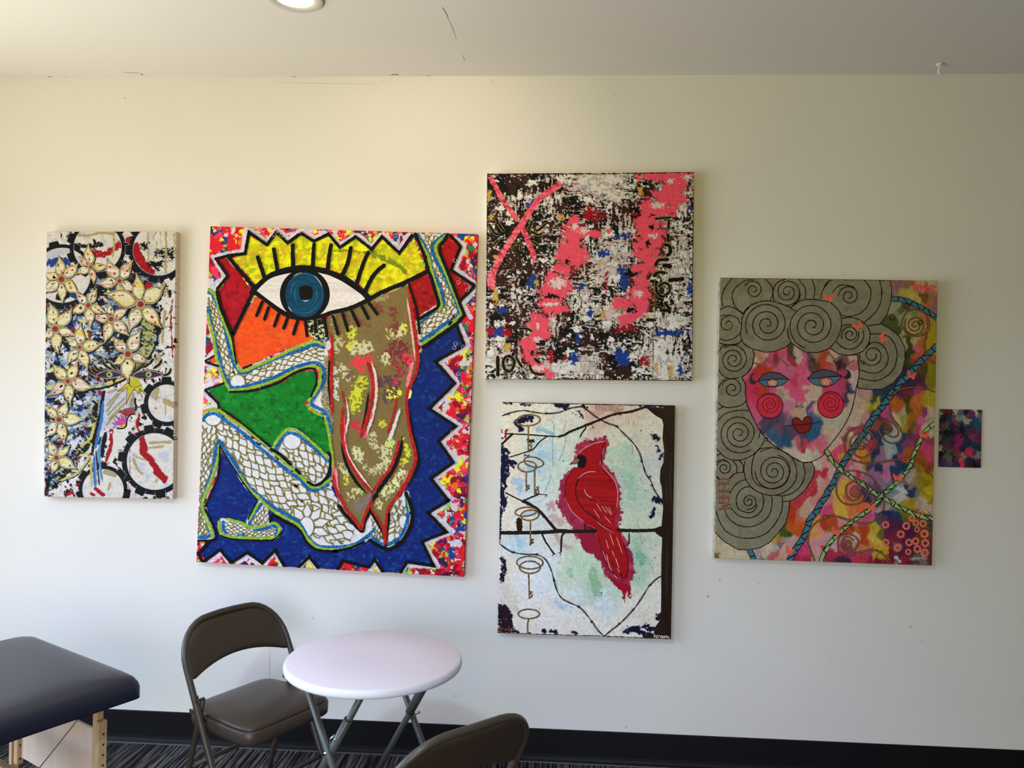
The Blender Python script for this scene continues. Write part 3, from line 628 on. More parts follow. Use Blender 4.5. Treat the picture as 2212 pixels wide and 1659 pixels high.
# ---------------------------------------------------------------- painting: the big eye
def paint_eye():
    A = Art('canvas_painting', 'largest canvas painting, one wide open eye under a yellow crown, with a zigzag border', -.9979, 1.5989, 1.2268, 1.5335, -.0217,
            [(455.3, 488.3), (1032.5, 506), (1001.5, 1245), (423.8, 1214.7)], (1.13, 1.13, 1.16), (190, 40, 50), tile=1.35)
    K, LAV, SKY, GOLD, INK = (14, 12, 12), (205, 195, 205), (165, 185, 205), (150, 138, 70), (60, 52, 30)
    BLU, GRN, RED, BROWN = (24, 88, 146), (132, 164, 42), (172, 30, 30), (124, 104, 62)
    A.mess([((215, 36, 48), .24), ((150, 24, 40), .14), ((235, 222, 50), -.07), ((30, 66, 135), -.03), ((205, 196, 196), .02), ((235, 60, 90), -.05), ((70, 30, 80), -.12), ((150, 190, 60), -.18), ((235, 110, 40), -.15), ((30, 120, 90), -.28)], 17, 5, octv=3)
    BANDS = [('c200,835 c255,860 320,1000 400,1250 450,1480 500,1640 e520,60 570,125 650,125', 0), ('c200,1000 240,1180 290,1400 340,1600 e370,120 430,220 490,295 700,265 950,180 1150,80 1350,20 1460,30 1510,120 1490,260 1370,450 1390,500 1530,590 1590,800', 1),
            ('e650,110 780,50 990,-40 c1250,1480 1400,1425 1510,1460', 0), ('d945,185 1050,370 1115,600 1200,780 1235,970 1130,1045 955,1190', 0), ('d1255,185 1110,320 1165,500 1290,740 1400,1020 1350,1110 1150,1265 975,1385', 1),
            ('e150,670 190,610 290,590 430,685 600,810 760,950 960,1115 1100,1225 1250,1340 1360,1445 1460,1425 1555,1375', 2), ('e970,990 1040,870 1120,805 1230,840 1400,980 1570,1130', 0),
            ('e335,890 290,1000 270,1180 170,1480 g160,560 235,780 260,930 110,955', 3), ('e340,900 g600,40 720,260 860,390 1000,510 1200,640 1400,760 1520,950 1640,1060 h0,1075 150,1065 330,1010 530,850', 3), ('g920,520 800,700 770,780 790,820', 3),
            ('g430,750 440,860 480,900', 0), ('g620,930 700,920', 0), ('g820,860 1000,830 1080,800 1130,850 1100,920', 0), ('h930,400 960,600 930,800 840,960 700,1040 600,1020 500,950', 3)]
    # grounds
    zigR = 'd1310,200 1430,325 1320,590 1590,765 1410,940 1470,1090 1380,1190 1465,1430 1145,1610 f1360,245 1075,530 1370,725 1180,890 1345,1130 1095,1310 1290,1560 h1470,480 1210,630 1450,875 1135,1000 1285,1310 945,1260 860,1400'
    A.fill(pts('d1000,1455 1380,1190 1465,1430 1145,1610 f1360,245 1075,530 1370,725 1180,890 1345,1130 1095,1310 1290,1560 h1470,480 1210,630 1450,875 1135,1000 1285,1310 945,1260 860,1400 640,1400 535,1230 460,1330 125,1250 60,1365 g1650,1350 1530,1190 1385,1340 1215,1330 1095,1115 930,1265 740,1145 545,1280 390,1115 200,1250 125,1150 240,1010 330,940 260,700 200,580 300,330 350,200 380,0 e350,1050 d900,1700'), (6, 40, 104), .6, c2=[(12, 62, 134), (6, 24, 70), (38, 84, 138)], c2s=8, c2t=.45, c2a=.5, seed=4)
    A.fill(pts('c480,455 625,430 680,205 850,315 985,190 1100,295 1255,195 1400,280 1550,195 d52,330 80,340 255,225 435,370 570,225 745,420 905,235 1030,585 870,670 430,880 350,790 250,690 130,640 0,590 c1500,570 1300,545 1000,600 850,670 740,745'), (200, 195, 30), .8, c2=[(242, 235, 20), (150, 170, 30), (205, 160, 45), (245, 240, 30)], c2s=13, c2t=.12, c2a=.8, seed=6)
    A.stroke(pts('d430,390 560,450 700,520 800,610'), 5, (115, 130, 35), 4, fs=6, holes=.35)
    A.stroke(pts('c1550,390 d0,375 150,370 400,400'), 2, (120, 135, 35), 2, holes=.4)
    A.fill(pts('c310,475 400,455 560,620 700,830 480,1280 400,1130 320,830 440,655'), (160, 25, 35), .6, c2=[(125, 22, 42), (185, 30, 35)], c2s=10, c2t=.15, c2a=.7, seed=7)
    A.fill(pts('d850,740 1040,620 1100,720 1175,960 950,1110 930,980'), (158, 28, 32), .6, c2=[(120, 25, 25), (180, 32, 35)], c2s=9, c2t=.3, seed=8)
    A.fill(pts('d1290,245 1420,325 1310,580 1530,800 1410,930 1290,650 1200,370'), (165, 25, 28), .6, c2=(130, 22, 25), c2s=9, c2t=.35, seed=9)
    A.fill(pts('c745,880 900,990 1080,1090 1260,1160 1310,1280 1400,1360 1050,1480 700,1640 e610,85 540,60 500,-60 c490,1330 600,1100'), (243, 82, 30), .6, c2=[(232, 66, 25), (250, 98, 45), (205, 75, 40)], c2s=12, c2t=.3, c2a=.7, seed=10)
    A.fill(pts('c180,1600 270,1550 300,1630'), (238, 80, 35), .5)
    A.fill(pts('e205,320 390,240 440,340 800,320 1050,235 1180,140 1360,100 1430,130 1430,230 1380,400 1290,470 1350,560 1480,630 1520,700 1590,900 1570,1010 1500,1020 1380,900 1240,760 1130,735 1010,850 920,950 700,790 500,640 340,530 320,450'), (20, 118, 36), .6, c2=[(12, 94, 32), (34, 142, 48), (10, 84, 28)], c2s=11, c2t=.3, c2a=.7, seed=11)
    A.fill(pts('c1330,1150 1520,1130 1560,1300 1550,1370 1400,1360 1320,1230'), K, .5, c2=(200, 205, 150), c2s=5, c2t=.15, seed=12)
    WH = (214, 212, 208)
    limbs = {
     'armL': 'c200,870 245,850 330,980 400,1200 470,1450 520,1640 e520,60 560,120 640,130 760,70 990,-10 c1080,1480 1380,1400 1500,1410 1540,1470 1560,1560 e1560,0 1560,120 1555,300 1570,520 1600,700 1600,860 1590,980 1530,600 1370,470 1400,430 1490,250 1510,110 1450,25 1350,20 1150,80 950,180 700,260 490,300 400,180 340,0 c270,1480 255,1240 200,1000',
     'armR': 'd935,185 1260,180 1120,310 1165,490 1270,700 1390,1010 1350,1120 1150,1270 980,1390 945,1340 950,1180 1130,1040 1230,960 1200,800 1110,600 1050,370',
     'leg': 'e140,690 200,600 290,585 430,680 600,800 760,940 960,1110 1100,1220 1250,1330 1360,1440 1460,1420 1560,1370 1640,1530 h180,600 365,860 h480,620 560,800 540,850 300,1020 0,1060 g1620,1065 1500,930 1400,770 1150,620 1000,530 850,390 720,270 560,0 e330,900 280,1000 g280,130 200,330 160,520 240,780 240,930 100,960',
     'knee': 'e980,1000 1050,870 1150,830 1250,880 1560,1130 1580,1200 1500,1330 1400,1380 1320,1350 1180,1200',
     'foot': 'g380,750 480,730 620,750 760,810 860,830 1000,790 1080,780 1145,840 1120,930 1050,970 800,965 600,960 430,930 370,840',
     'ankle': 'g900,515 930,520 1010,600 1010,770 830,810 780,780',
     'calf': 'h800,480 905,400 960,600 960,800 850,980 700,1050 660,900 560,1040 480,960 500,640 640,850'}
    for P_, k_ in BANDS: A.stroke(pts(P_), 8, (205, 205, 200), 1.0, seed=77, c2=K, c2t=.30, c2s=9)
    A.fill(pts('c690,850 850,690 1000,610 1250,560 1500,590 d0,630 150,690 300,800 420,920 200,1010 0,1070 c1450,1110 1250,1130 1050,1070 850,930'), K, .2)
    for i, (k, P) in enumerate(limbs.items()): A.fill(pts(P), WH, .3, seed=20+i, c2=(200, 200, 205), c2t=.45, c2s=8)
    # lavender bands along the zigzags
    for P in ('c700,140 640,130 590,370 260,440 390,655 260,790 200,740', 'c690,140 860,270 970,140', 'c985,130 1110,240 1240,140 d-240,150', 'c1290,140 1400,240 1500,160 d0,230 80,300 240,200 290,200 430,330 540,190 600,200 735,370 850,190',
              'd1370,230 1470,310 1370,570 1590,740', 'd1600,790 1450,970 1540,1120', 'd1420,1200 1520,1430 1200,1620 f1210,0 1400,250 1130,530 1430,720 1220,910 1390,1120 1140,1320 1330,1540 h1280,650 1530,870 1170,1030 1340,1320 930,1310 880,1400',
              'c180,1590 280,1490', 'e175,30 340,60 350,200 170,280', 'e165,370 290,500 150,520', 'g250,1290 400,1150 500,1290', 'g600,1290 740,1170 860,1290', 'g960,1300 1090,1140 1190,1320', 'g1420,1330 1520,1210 1620,1350', 'h470,1380 535,1250 600,1390'):
        A.stroke(pts(P), 4.6, LAV, 1.4, curve=False, seed=40, c2=[SKY, (225, 200, 210)], c2s=10, c2t=.2)
    # scales on the white limbs
    lp = {k: np.array(pts(v)) for k, v in limbs.items()}
    scales(A, 'scale_pattern', 0, pts('c215,900 c290,1150 c380,1500 e430,100 e520,200'), 9, 13, 2.1, INK, GOLD, 1.1, 1, clip=lp['armL'])
    scales(A, 'scale_pattern', 0, pts('c1500,1500 1350,1500 1100,1560 e850,110 600,190'), 11, 15, 2.0, INK, GOLD, 1.1, 2, clip=lp['armL'])
    scales(A, 'scale_pattern', 0, pts('e1545,-60 e1540,200 e1520,400 1540,560 1590,700 1600,900'), 5, 7, 2.6, INK, GOLD, .8, 3, clip=lp['armL'])
    scales(A, 'scale_pattern', 0, pts('d1100,160 1110,400 1220,700 1320,1000 1180,1130 980,1290'), 11, 14, 2.4, INK, GOLD, 1.0, 4, clip=lp['armR'])
    scales(A, 'scale_pattern', 0, pts('e230,640 400,830 600,1080 850,1330 1150,1560 g1300,700'), 36, 46, 4.6, INK, GOLD, 1.3, 5, clip=lp['leg'])
    scales(A, 'scale_pattern', 0, pts('h250,900 0,800 g1700,560 1400,330'), 34, 34, 3.8, INK, GOLD, 1.3, 6, clip=lp['leg'])
    scales(A, 'scale_pattern', 0, pts('e230,760 180,1000 170,1300 140,1500 g160,700 150,930'), 13, 9, 2.4, INK, GOLD, 1.1, 7, clip=lp['leg'])
    scales(A, 'scale_pattern', 0, pts('e1130,900 1280,1060 1420,1250'), 26, 24, 3.2, INK, GOLD, 1.2, 8, clip=lp['knee'])
    scales(A, 'scale_pattern', 0, pts('g420,840 700,880 1100,860'), 12, 10, 3, INK, GOLD, .9, 9, clip=lp['foot'])
    scales(A, 'scale_pattern', 0, pts('g930,560 900,700 880,790'), 11, 12, 3, INK, GOLD, .9, 10, clip=lp['ankle'])
    scales(A, 'scale_pattern', 0, pts('h560,700 560,1000'), 12, 12, 3, INK, GOLD, 1.0, 11, clip=lp['calf'])
    scales(A, 'scale_pattern', 0, pts('h900,480 860,760 700,1000'), 22, 22, 3.0, INK, GOLD, 1.2, 12, clip=lp['calf'])
    # round eyes of the scale rosettes
    for i_, (P, r) in enumerate(((fell('g', 1500, 815, 95, 130), 2.2), (fell('e', 1150, 900, 100, 90), 2), (fell('e', 265, 640, 95, 85), 2), (fell('h', 900, 750, 60, 90), 1.8), (fell('e', 540, 240, 85, 90), 2))):
        n_ = 'scale_rosette#%d' % i_; A.poly(n_, P, WH); A.line(n_, P, r*1.3, INK, closed=True); A.line(n_, P, r*.6, GOLD, closed=True)
    for a in range(8):
        t = math.radians(200+a*36); cx, cy = FR['g'][0]+1500/5.925, FR['g'][1]+815/5.925
        q = [(cx+math.cos(t-.25)*19, cy+math.sin(t-.25)*23), (cx+math.cos(t-.3)*34, cy+math.sin(t-.3)*34), (cx+math.cos(t)*52, cy+math.sin(t)*52), (cx+math.cos(t+.3)*34, cy+math.sin(t+.3)*34), (cx+math.cos(t+.25)*19, cy+math.sin(t+.25)*23)]
        q_ = np.array(q)
        if not (sdf(lp['leg'], q_[:, 0], q_[:, 1]) > 1).all(): continue
        n_ = 'rosette_petal#%d' % a; A.poly(n_, q, WH); A.line(n_, q, 2.8, INK, curve=False); A.line(n_, q, 1.3, GOLD, curve=False)
    # blue and green bands round the limbs
    for P, k in BANDS: A.line('blue_band', pts(P), 6.8, BLU, jit=.25, c2=(60, 130, 185), c2p=.12)
    green = ['c215,800 300,900 350,1080 450,1350 530,1640 e560,95 610,110 760,50 990,-55 c1200,1450 1390,1390 1510,1420', 'c200,1080 270,1350 320,1640 e430,290 480,325 700,295 960,215 1180,110 1380,60 1450,80 1470,170 1440,300 1330,450', 'e1330,490 1400,570 1490,610', 'e1520,640 1560,800 1600,1080 1610,1280 1570,1320', 'd920,190 1060,420 1110,620 1180,860 1215,1000 1100,1050 950,1170', 'd1290,190 1150,320 1220,520 1300,720 1430,1060 1370,1150 1180,1300 1000,1415',
             'e150,610 220,545 330,550 450,640 620,750 800,890 1000,1070 1140,1190 1280,1320 1370,1410 1480,1390 1590,1310', 'e930,980 1000,860 1110,760 1230,790 1420,950 1550,1090', 'e330,940 320,1080 250,1300 150,1560 g170,600 270,860 290,950', 'g640,150 760,330 870,430 1030,580 1200,690 1400,800 1510,970 1660,1085 1896,1110 h150,1095 300,1050', 'g880,520 780,700 760,740', 'g380,745 380,840 430,930 560,950 800,960 1030,960 1110,950 1150,860 1130,790 1050,770 900,820 780,820 640,760 480,720', 'h945,410 985,600', 'h490,990 560,1040']
    for P in green: A.line('green_band', pts(P), 6.2, GRN, jit=.25, c2=(175, 195, 90), c2p=.12)
    # black contours
    blk = [('c290,465 440,425 625,405 670,165 870,305 975,160 1100,285 1250,175 1395,265 1560,185 d80,335 255,215 435,355 550,215 745,400 890,190', 6.6, 0), ('d920,180 1010,390 1070,600 1110,700 1185,960 1170,1010 950,1145', 7.5, 0), ('c440,440 560,590 725,780 700,860 480,1320 350,1000 310,820', 8.2, 0), ('c300,465 430,655 310,800', 6, 0),
           ('c480,1310 500,1480 530,1640', 4, 1), ('d400,915 560,830 800,730 1060,600', 9, 1), ('d850,745 900,900 930,1000 955,1150 970,1300', 5.5, 1), (zigR, 6.8, 0), ('d1290,185 1195,330 1200,400 1290,620 1420,960 1470,1090', 7, 0), ('d1000,1455 1380,1190', 7, 0), ('d1360,1100 1300,1200', 6, 0),
           ('e175,325 320,470 330,530', 5, 0), ('e175,320 390,245', 4, 0), ('e180,10 330,60', 5, 0), ('c175,1605 280,1545', 3.5, 0), ('e450,345 700,330 960,255 1200,120 1370,80 1420,140 1420,250 1360,400', 4.5, 1), ('e600,80 700,40', 4, 1), ('e360,540 500,630 700,790 900,960', 3.5, 1), ('e910,985 1010,1040 1140,1160', 7, 1), ('e1190,1210 1240,1260', 7, 0), ('e1320,1350 1400,1390 1480,1360 1560,1240 1580,1080 1560,1020', 5.5, 1), ('e1570,0 1560,250 1580,500', 4, 1),
           ('g200,560 300,330 350,200 380,20 e340,940', 3.5, 1), ('e340,950 g620,150 760,350 860,470', 3, 1), ('g200,590 310,830 320,980 105,995', 4.5, 1), ('g860,500 750,720', 3, 0), ('g400,930 500,965 700,985 1050,985 1180,880', 3, 1), ('g1060,660 1200,740 1400,850 1500,1010 1640,1110 1896,1130 h0,1125 200,1090 400,1010', 5.5, 1), ('g1050,680 1030,760', 5, 0),
           ('g100,1150 170,1270 390,1110 530,1280 740,1145 930,1280 1095,1115 1215,1330', 6.4, 0), ('g1385,1345 1530,1195 1650,1350', 6.4, 0), ('h55,1365 125,1250 460,1330 530,1230 640,1395', 6.4, 0), ('g240,1010 125,1150', 6, 0),
           ('h70,540 180,680 365,870 400,760 480,600', 7, 1), ('h480,620 640,900 670,1080', 5, 1), ('h690,700 720,640 690,900 670,1060', 5, 1), ('h930,370 1010,600 990,800 880,1000 760,1080 680,1095 560,1040 465,980', 7.5, 1), ('h560,400 500,470', 9, 0)]
    for P, w, cv in blk: A.line('black_outline', pts(P), w, K, curve=bool(cv), jit=.14)
    # hair / beak
    tan = pts('c1520,1150 1560,1290 1600,1480 1590,1659 e1600,200 1600,500 1590,900 1590,1150 1600,1300 1650,1530 h40,420 180,610 365,860 400,690 470,500 500,420 490,600 600,760 660,1050 700,690 800,490 950,270 f920,1240 935,1100 920,1000 850,780 820,450 900,230 960,0 d960,1480 910,1200 850,860 820,760 700,810 420,930 200,1010 0,1070')
    A.fill(tan, BROWN, .7, seed=61)
    def mott(P, r, c, hs=4.5, holes=.72, rough=7): A.stroke(pts(P), r, c, rough, holes=holes, hs=hs, seed=len(P))
    for P, r, c in (('d650,1300 760,1250 720,1400', 9, (205, 200, 140)), ('d790,1200 800,1240', 5, (230, 230, 40)), ('d650,1500 760,1420 800,1600', 14, (120, 50, 55)), ('d680,1030 700,1250', 8, (120, 65, 55)), ('d200,1250 230,1400 180,1440', 7, (205, 205, 70)), ('d250,1480 380,1450', 13, (200, 195, 150)),
                    ('d250,1610 420,1580', 10, (225, 60, 75)), ('d570,1570 580,1620', 8, (205, 200, 150)), ('d820,1580 890,1600', 9, (230, 60, 80)), ('f300,230 260,400 240,500', 14, (200, 205, 50)), ('f90,80 150,160', 9, (205, 200, 150)), ('f280,30 320,60', 10, (225, 60, 70)), ('f700,50 740,130', 11, (150, 50, 60)),
                    ('f540,230 700,250 600,400', 12, (90, 65, 70)), ('f640,370 740,340', 8, (225, 230, 50)), ('f700,240 720,230', 5, (220, 50, 80)), ('f540,690 560,700', 6, (200, 200, 50)), ('f430,830 460,950', 9, (195, 190, 140)), ('f260,1000 310,1090', 9, (205, 200, 145)), ('f560,1000 600,1100 530,1200', 10, (200, 195, 145)),
                    ('f640,900 620,950', 8, (205, 210, 120)), ('f150,1300 160,1360', 7, (205, 205, 60)), ('f100,1180 140,1240', 7, (200, 195, 140)), ('f230,1450 270,1470', 7, (205, 200, 130)), ('f760,1250 700,1350 580,1480', 10, (215, 215, 150)), ('f790,870 830,1060 780,1150', 5, (210, 215, 50)), ('f370,1190 450,1230', 5, (190, 185, 130)),
                    ('f240,690 300,740', 9, (200, 50, 60)), ('f170,150 230,180', 8, (110, 85, 70)), ('h300,560 480,440', 9, (130, 110, 110)), ('h200,430 260,440', 6, (200, 195, 140)), ('h580,500 600,540', 6, (205, 200, 140)), ('c1640,1400 d20,1500', 6, (190, 195, 150)), ('d0,1100 40,1300 90,1400', 4, (185, 180, 120)), ('d480,920 540,1050', 7, (130, 70, 65)), ('d440,940 580,890', 6, (150, 145, 90)), ('d130,1100 380,1200', 6, (130, 80, 60)), ('f20,100 30,430', 6, (205, 205, 190))): mott(P, r, c)
    pink = [('f430,0 480,200 480,430 430,650 370,850', 6, (232, 190, 188)), ('f145,400 175,620 135,850 165,1040 270,1220 440,1440', 4.5, (228, 190, 190)), ('f750,530 690,720 625,900', 7, (215, 205, 205)), ('d830,900 860,1100 900,1400 920,1600', 4.5, (225, 170, 160)), ('f900,0 860,150 830,300', 8, (235, 120, 130)), ('h40,60 50,250 90,450 200,640', 6, (235, 140, 145)), ('f10,1150 30,1350 80,1550', 5, (240, 90, 110)), ('f870,320 850,420', 6, (225, 220, 150)), ('f130,600 130,700 150,960', 3.2, (240, 70, 90)), ('f440,560 420,650', 4, (240, 80, 100)), ('f380,770 350,870', 5, (240, 80, 105)), ('h960,90 930,200 900,300', 4, (230, 120, 120))]
    for P, w, c in pink: A.line('strand_highlight', pts(P), w, c, jit=.35, taper=.15)
    for P, w in (('f400,340 370,560 310,850', 4.5), ('f90,900 150,1150 260,1350 380,1480', 6), ('f770,840 755,1000 660,1230 500,1460 430,1600', 8), ('f870,560 880,760 950,1040 940,1180 840,1400', 5)): A.line('black_outline', pts(P), w, K, taper=.2, jit=.2)
    strands = [('d830,760 870,900 905,1200 945,1450 955,1600 f950,30 925,150 850,300 825,450 840,650 880,860 920,1020 910,1160 800,1380 650,1590', 6.5), ('h950,260 850,400 740,520 690,650 670,900 665,1050', 6), ('c1565,1290 1600,1400 1595,1659 e1590,400 1600,600', 5.5), ('f0,1240 20,1380 60,1490 140,1640 h150,570 300,760 365,845 380,760 430,620 490,470', 6), ('f385,0 430,150 450,300 400,550 350,740 300,850', 7), ('f115,500 95,750 105,850 150,1050 260,1250 350,1380 445,1470', 6), ('f740,880 715,1000 640,1200 550,1310 450,1450', 6.5), ('f715,400 680,580 610,810', 4.5), ('f440,1450 h490,600', 3), ('h495,600 560,690 640,850 662,1050', 4.5), ('f100,330 130,480', 3.5)]
    for P, w in strands: A.line('red_strand', pts(P), w, RED, taper=.06, jit=.2, c2=(195, 50, 35), c2p=.2)
    # the eye
    A.poly('eye_white', pts('c750,805 860,715 1000,650 1300,600 1500,630 d0,665 160,750 360,915 200,1000 0,1060 c1480,1085 1300,1110 1100,1060 900,930'), (222, 214, 206), c2=(208, 202, 198), curve=True)
    A.line('eye_outline', pts('c690,850 850,690 1000,610 1250,560 1500,590 d0,630 150,690 300,800 420,920'), 10.5, K, jit=.08)
    A.line('eye_outline', pts('c720,820 850,920 1050,1070 1250,1130 1450,1110 d0,1060 200,1010 400,920'), 8.5, K, jit=.08)
    A.poly('eye_outline', fell('c', 1295, 860, 280, 285), K, curve=True)
    A.poly('iris', fell('c', 1293, 865, 215, 252, 22), (18, 68, 94), curve=True, c2=(14, 58, 84))
    for a in range(16): A.line('iris', fell('c', 1293, 862, 100+a*7, 120+a*8, 10, 0, a*67 % 360, a*67 % 360+60+a % 4*12), 1.8, [(24, 82, 108), (12, 52, 76), (44, 104, 124)][a % 3], taper=.3, up=False)
    A.up()
    for P in (fell('c', 1290, 865, 215, 250, 7, 0, 235, 262), fell('c', 1290, 865, 212, 250, 7, 0, 300, 340), fell('c', 1290, 865, 212, 250, 7, 0, 130, 150), fell('c', 1300, 850, 90, 85, 7, 0, 60, 110)): A.line('iris', P, 1.6, (190, 195, 185), taper=.3, jit=.5, up=False)
    A.up()
    A.poly('pupil', pts('c1235,790 1300,760 1380,790 1375,900 1310,915 1245,905'), (12, 12, 14), curve=True)
    for P in ('c765,435 800,540 850,690', 'c945,345 970,480 995,620', 'c1160,300 1160,420 1165,570', 'c1400,290 1390,420 1385,570', 'c1590,300 1565,450 1550,600', 'd205,330 170,500 105,650', 'd400,385 340,520 270,730', 'd580,530 460,640 360,830'): A.line('eyelash', pts(P), 8, K, t0=(1, 1.15), up=False)
    for P in ('c820,940 750,1105', 'c890,1000 840,1145', 'c1005,1070 950,1220', 'c1105,1110 1055,1245', 'c1215,1150 1165,1310', 'c1300,1150 1320,1330', 'c1410,1120 1415,1290', 'c1510,1120 1545,1330', 'c1610,1100 d60,1310', 'd110,1070 170,1270', 'd210,1040 295,1215', 'd325,990 400,1135', 'd400,950 500,1085'): A.line('eyelash', pts(P), 6.8, K, up=False)
    A.up()
    for x, y, r in ((1310, 465, 4), (520, 975, 0)):
        if r: A.poly('red_dot', ell(410+x/5.184, 780+y/5.184, r, r, 14), (190, 30, 35))
    # thin squiggles scratched into the border
    r = random.Random(3)
    for i in range(70):
        x, y = (r.uniform(975, 1025), r.uniform(560, 1215)) if i % 3 else (r.uniform(465, 900), r.uniform(492, 512))
        a = r.uniform(0, 6); A.line('scratched_squiggle', [(x+5*math.cos(a+t*1.4)*(1-.1*t), y+4*math.sin(a+t*1.4)) for t in range(5)], .7, (232, 200, 205), up=False, step=2)
    A.up()
    sign(A, 960, 1239, 8.5, (50, 12, 22), 1.2, .03, .47)
    A.finish()
    return A

# ---------------------------------------------------------------- painting: flower tree and cog wheels
def paint_flowers():
    A = Art('canvas_painting', 'narrow canvas painting of cream flowers, cog wheels and a tree-like face, leftmost on the wall', -2.0572, 1.7379, .6141, 1.2246, .0101,
            [(101.6, 500.3), (379.7, 500.3), (374.1, 1077.6), (93.5, 1073.5)], (.88, .89, .95), (226, 205, 180), tile=1.15)
    K, CR, OL, DR = (16, 15, 18), (222, 215, 198), (168, 158, 112), (165, 28, 35)
    A.mess([((225, 218, 205), .42), (K, .0), ((205, 198, 190), .1)], 8, 3, octv=4)
    left = pts('a100,420 560,380 900,520 1200,560 1350,700 1390,1200 1300,1500 b1010,180 820,300 760,320 640,700 560,1000 250,1380 90,1520')
    m = sdf(left, A.X, A.Y)+4*fbm(A.X, A.Y, 8, 8, 4, 3) > 0
    A.mess([(K, .42), ((140, 155, 165), .05), ((205, 202, 195), .04), ((40, 60, 110), -.08), ((90, 90, 70), -.1), ((150, 32, 40), -.16), ((215, 205, 120), -.2), ((130, 165, 195), -.1)], 12, 11, m, asp=1.2)
    m2 = sdf(pts('a100,1040 700,1080 760,1500 500,1700 b420,330 560,560 640,760 450,1000 250,1200 95,1500'), A.X, A.Y)+4*fbm(A.X, A.Y, 8, 8, 6, 3) > 0
    A.mess([(K, .32), ((155, 172, 186), .13), ((215, 215, 210), .14), ((35, 60, 125), .02), ((75, 80, 60), -.02), ((150, 32, 40), -.15), ((215, 205, 120), -.1), ((100, 140, 185), .0)], 12, 21, m2, asp=1.1)
    # cog wheels
    def cog(fr, cx, cy, r, rw, teeth, a0, seed, sq=1.0):
        nm = 'cog_wheel#%d' % seed
        F = FR[fr]; A.fill(fell(fr, cx, cy, r, r*sq, 40), CR, .6, seed=seed, c2=(200, 198, 200), c2t=.25, c2s=14)
        k = F[2]; ring = fell(fr, cx, cy, r+rw/2, (r+rw/2)*sq, 60)
        A.line(nm, ring, rw/k, K, closed=True, curve=False, jit=.06)
        for i in range(teeth):
            t = math.radians(a0+360*i/teeth); c, s_ = math.cos(t), math.sin(t); X, Y = F[0]+cx/k, F[1]+cy/k
            q = [(X+((r+rw*.5)*c-v*s_)/k if j in (0, 3) else X+((r+rw*1.75)*c-v*.85*s_)/k, Y+((r+rw*.5)*s_+v*c)/k if j in (0, 3) else Y+((r+rw*1.75)*s_+v*.85*c)/k) for j, v in enumerate((-62, -58, 58, 62))]
            A.poly(nm, q, K, up=False); A.line(nm, q, .9, (190, 195, 200), curve=False, up=False)
        A.line(nm, fell(fr, cx, cy, r, r*sq, 50), .9, (175, 170, 180), closed=True, curve=False)
    cog('a', 285, 590, 315, 40, 9, 15, 31, .97)
    cog('a', 680, 285, 268, 46, 9, 0, 32)
    cog('a', 1360, 310, 285, 48, 9, 20, 33)
    cog('b', 1455, 465, 208, 50, 7, 12, 34); cog('b', 1320, 1120, 312, 58, 10, 8, 35, 1.02); cog('b', 740, 1440, 232, 45, 7, 10, 36)
    # washes inside the wheels
    A.stroke(pts('a630,340 750,360 880,290 960,220'), 7, DR, 3, holes=.25, seed=5); A.stroke(pts('a500,400 640,350'), 4, DR, 3, holes=.3)
    A.stroke(pts('a1095,280 1130,380 1200,480 1270,560'), 10, DR, 3, holes=.1); A.stroke(pts('a1020,190 1030,300'), 5, DR, 1)
    A.fill(pts('a1250,660 1300,700 1280,800 1180,900 1000,860 990,780'), DR, 2, holes=.2, seed=4)
    A.stroke(pts('a640,190 660,270 600,270 450,260'), 4, K, 3, holes=.2); A.blob(218, 528, 9, 5, K, .6, holes=.3)
    for x, y, rx, ry in ((1200, 260, 11, 10), (1400, 340, 16, 9), (1330, 470, 18, 11), (1500, 350, 9, 12), (980, 480, 14, 9), (1380, 640, 10, 8)): A.blob(80+x/5.185, 480+y/5.185, rx, ry, K, .7, 4, x, holes=.45)
    A.stroke(pts('a150,450 250,430 350,440'), 9, (35, 65, 140), 3, holes=.2); A.stroke(pts('a140,360 300,330'), 8, (195, 195, 205), 3, holes=.2)
    A.stroke(pts('a250,830 420,790'), 8, K, 4, holes=.35); A.stroke(pts('a380,770 430,830'), 5, (35, 60, 120), 3)
    GO = (176, 158, 105)
    for P, w in (('a470,140 560,150 700,120 860,130', 3.2), ('a860,100 865,260 850,380', 3), ('a1240,110 1250,440', 2.2), ('a1440,110 1445,250 1440,560', 3), ('a1330,110 1300,180 1340,220 1300,420', 1.4), ('a1380,110 1390,240', 1.2), ('a1530,110 1545,350', 2), ('a1430,1000 1400,1340', 4), ('a1430,690 1425,820', 4), ('b1300,370 1350,300 1330,420', 4.5), ('b1440,440 1530,490', 8), ('b1440,480 1440,600', 1.8), ('b1270,910 1500,900', 4), ('b1240,970 1420,950', 3), ('b1080,1050 1220,1100 1220,1010', 2.5), ('b1080,1100 1140,1230 1180,1260', 3.5), ('b770,1240 870,1270', 7), ('b820,1370 800,1440', 3), ('b1350,1320 1330,1350', 3), ('b1250,330 1300,400 1370,400', 3)):
        A.stroke(pts(P), w*.8, GO, 1.2, 4, seed=len(P), holes=.12)
    A.blob(80+1365/5.185, 480+1510/5.185, 6, 8, GO, .2); A.stroke(pts('a1365,1540 1380,1640'), 1.5, GO, .5)
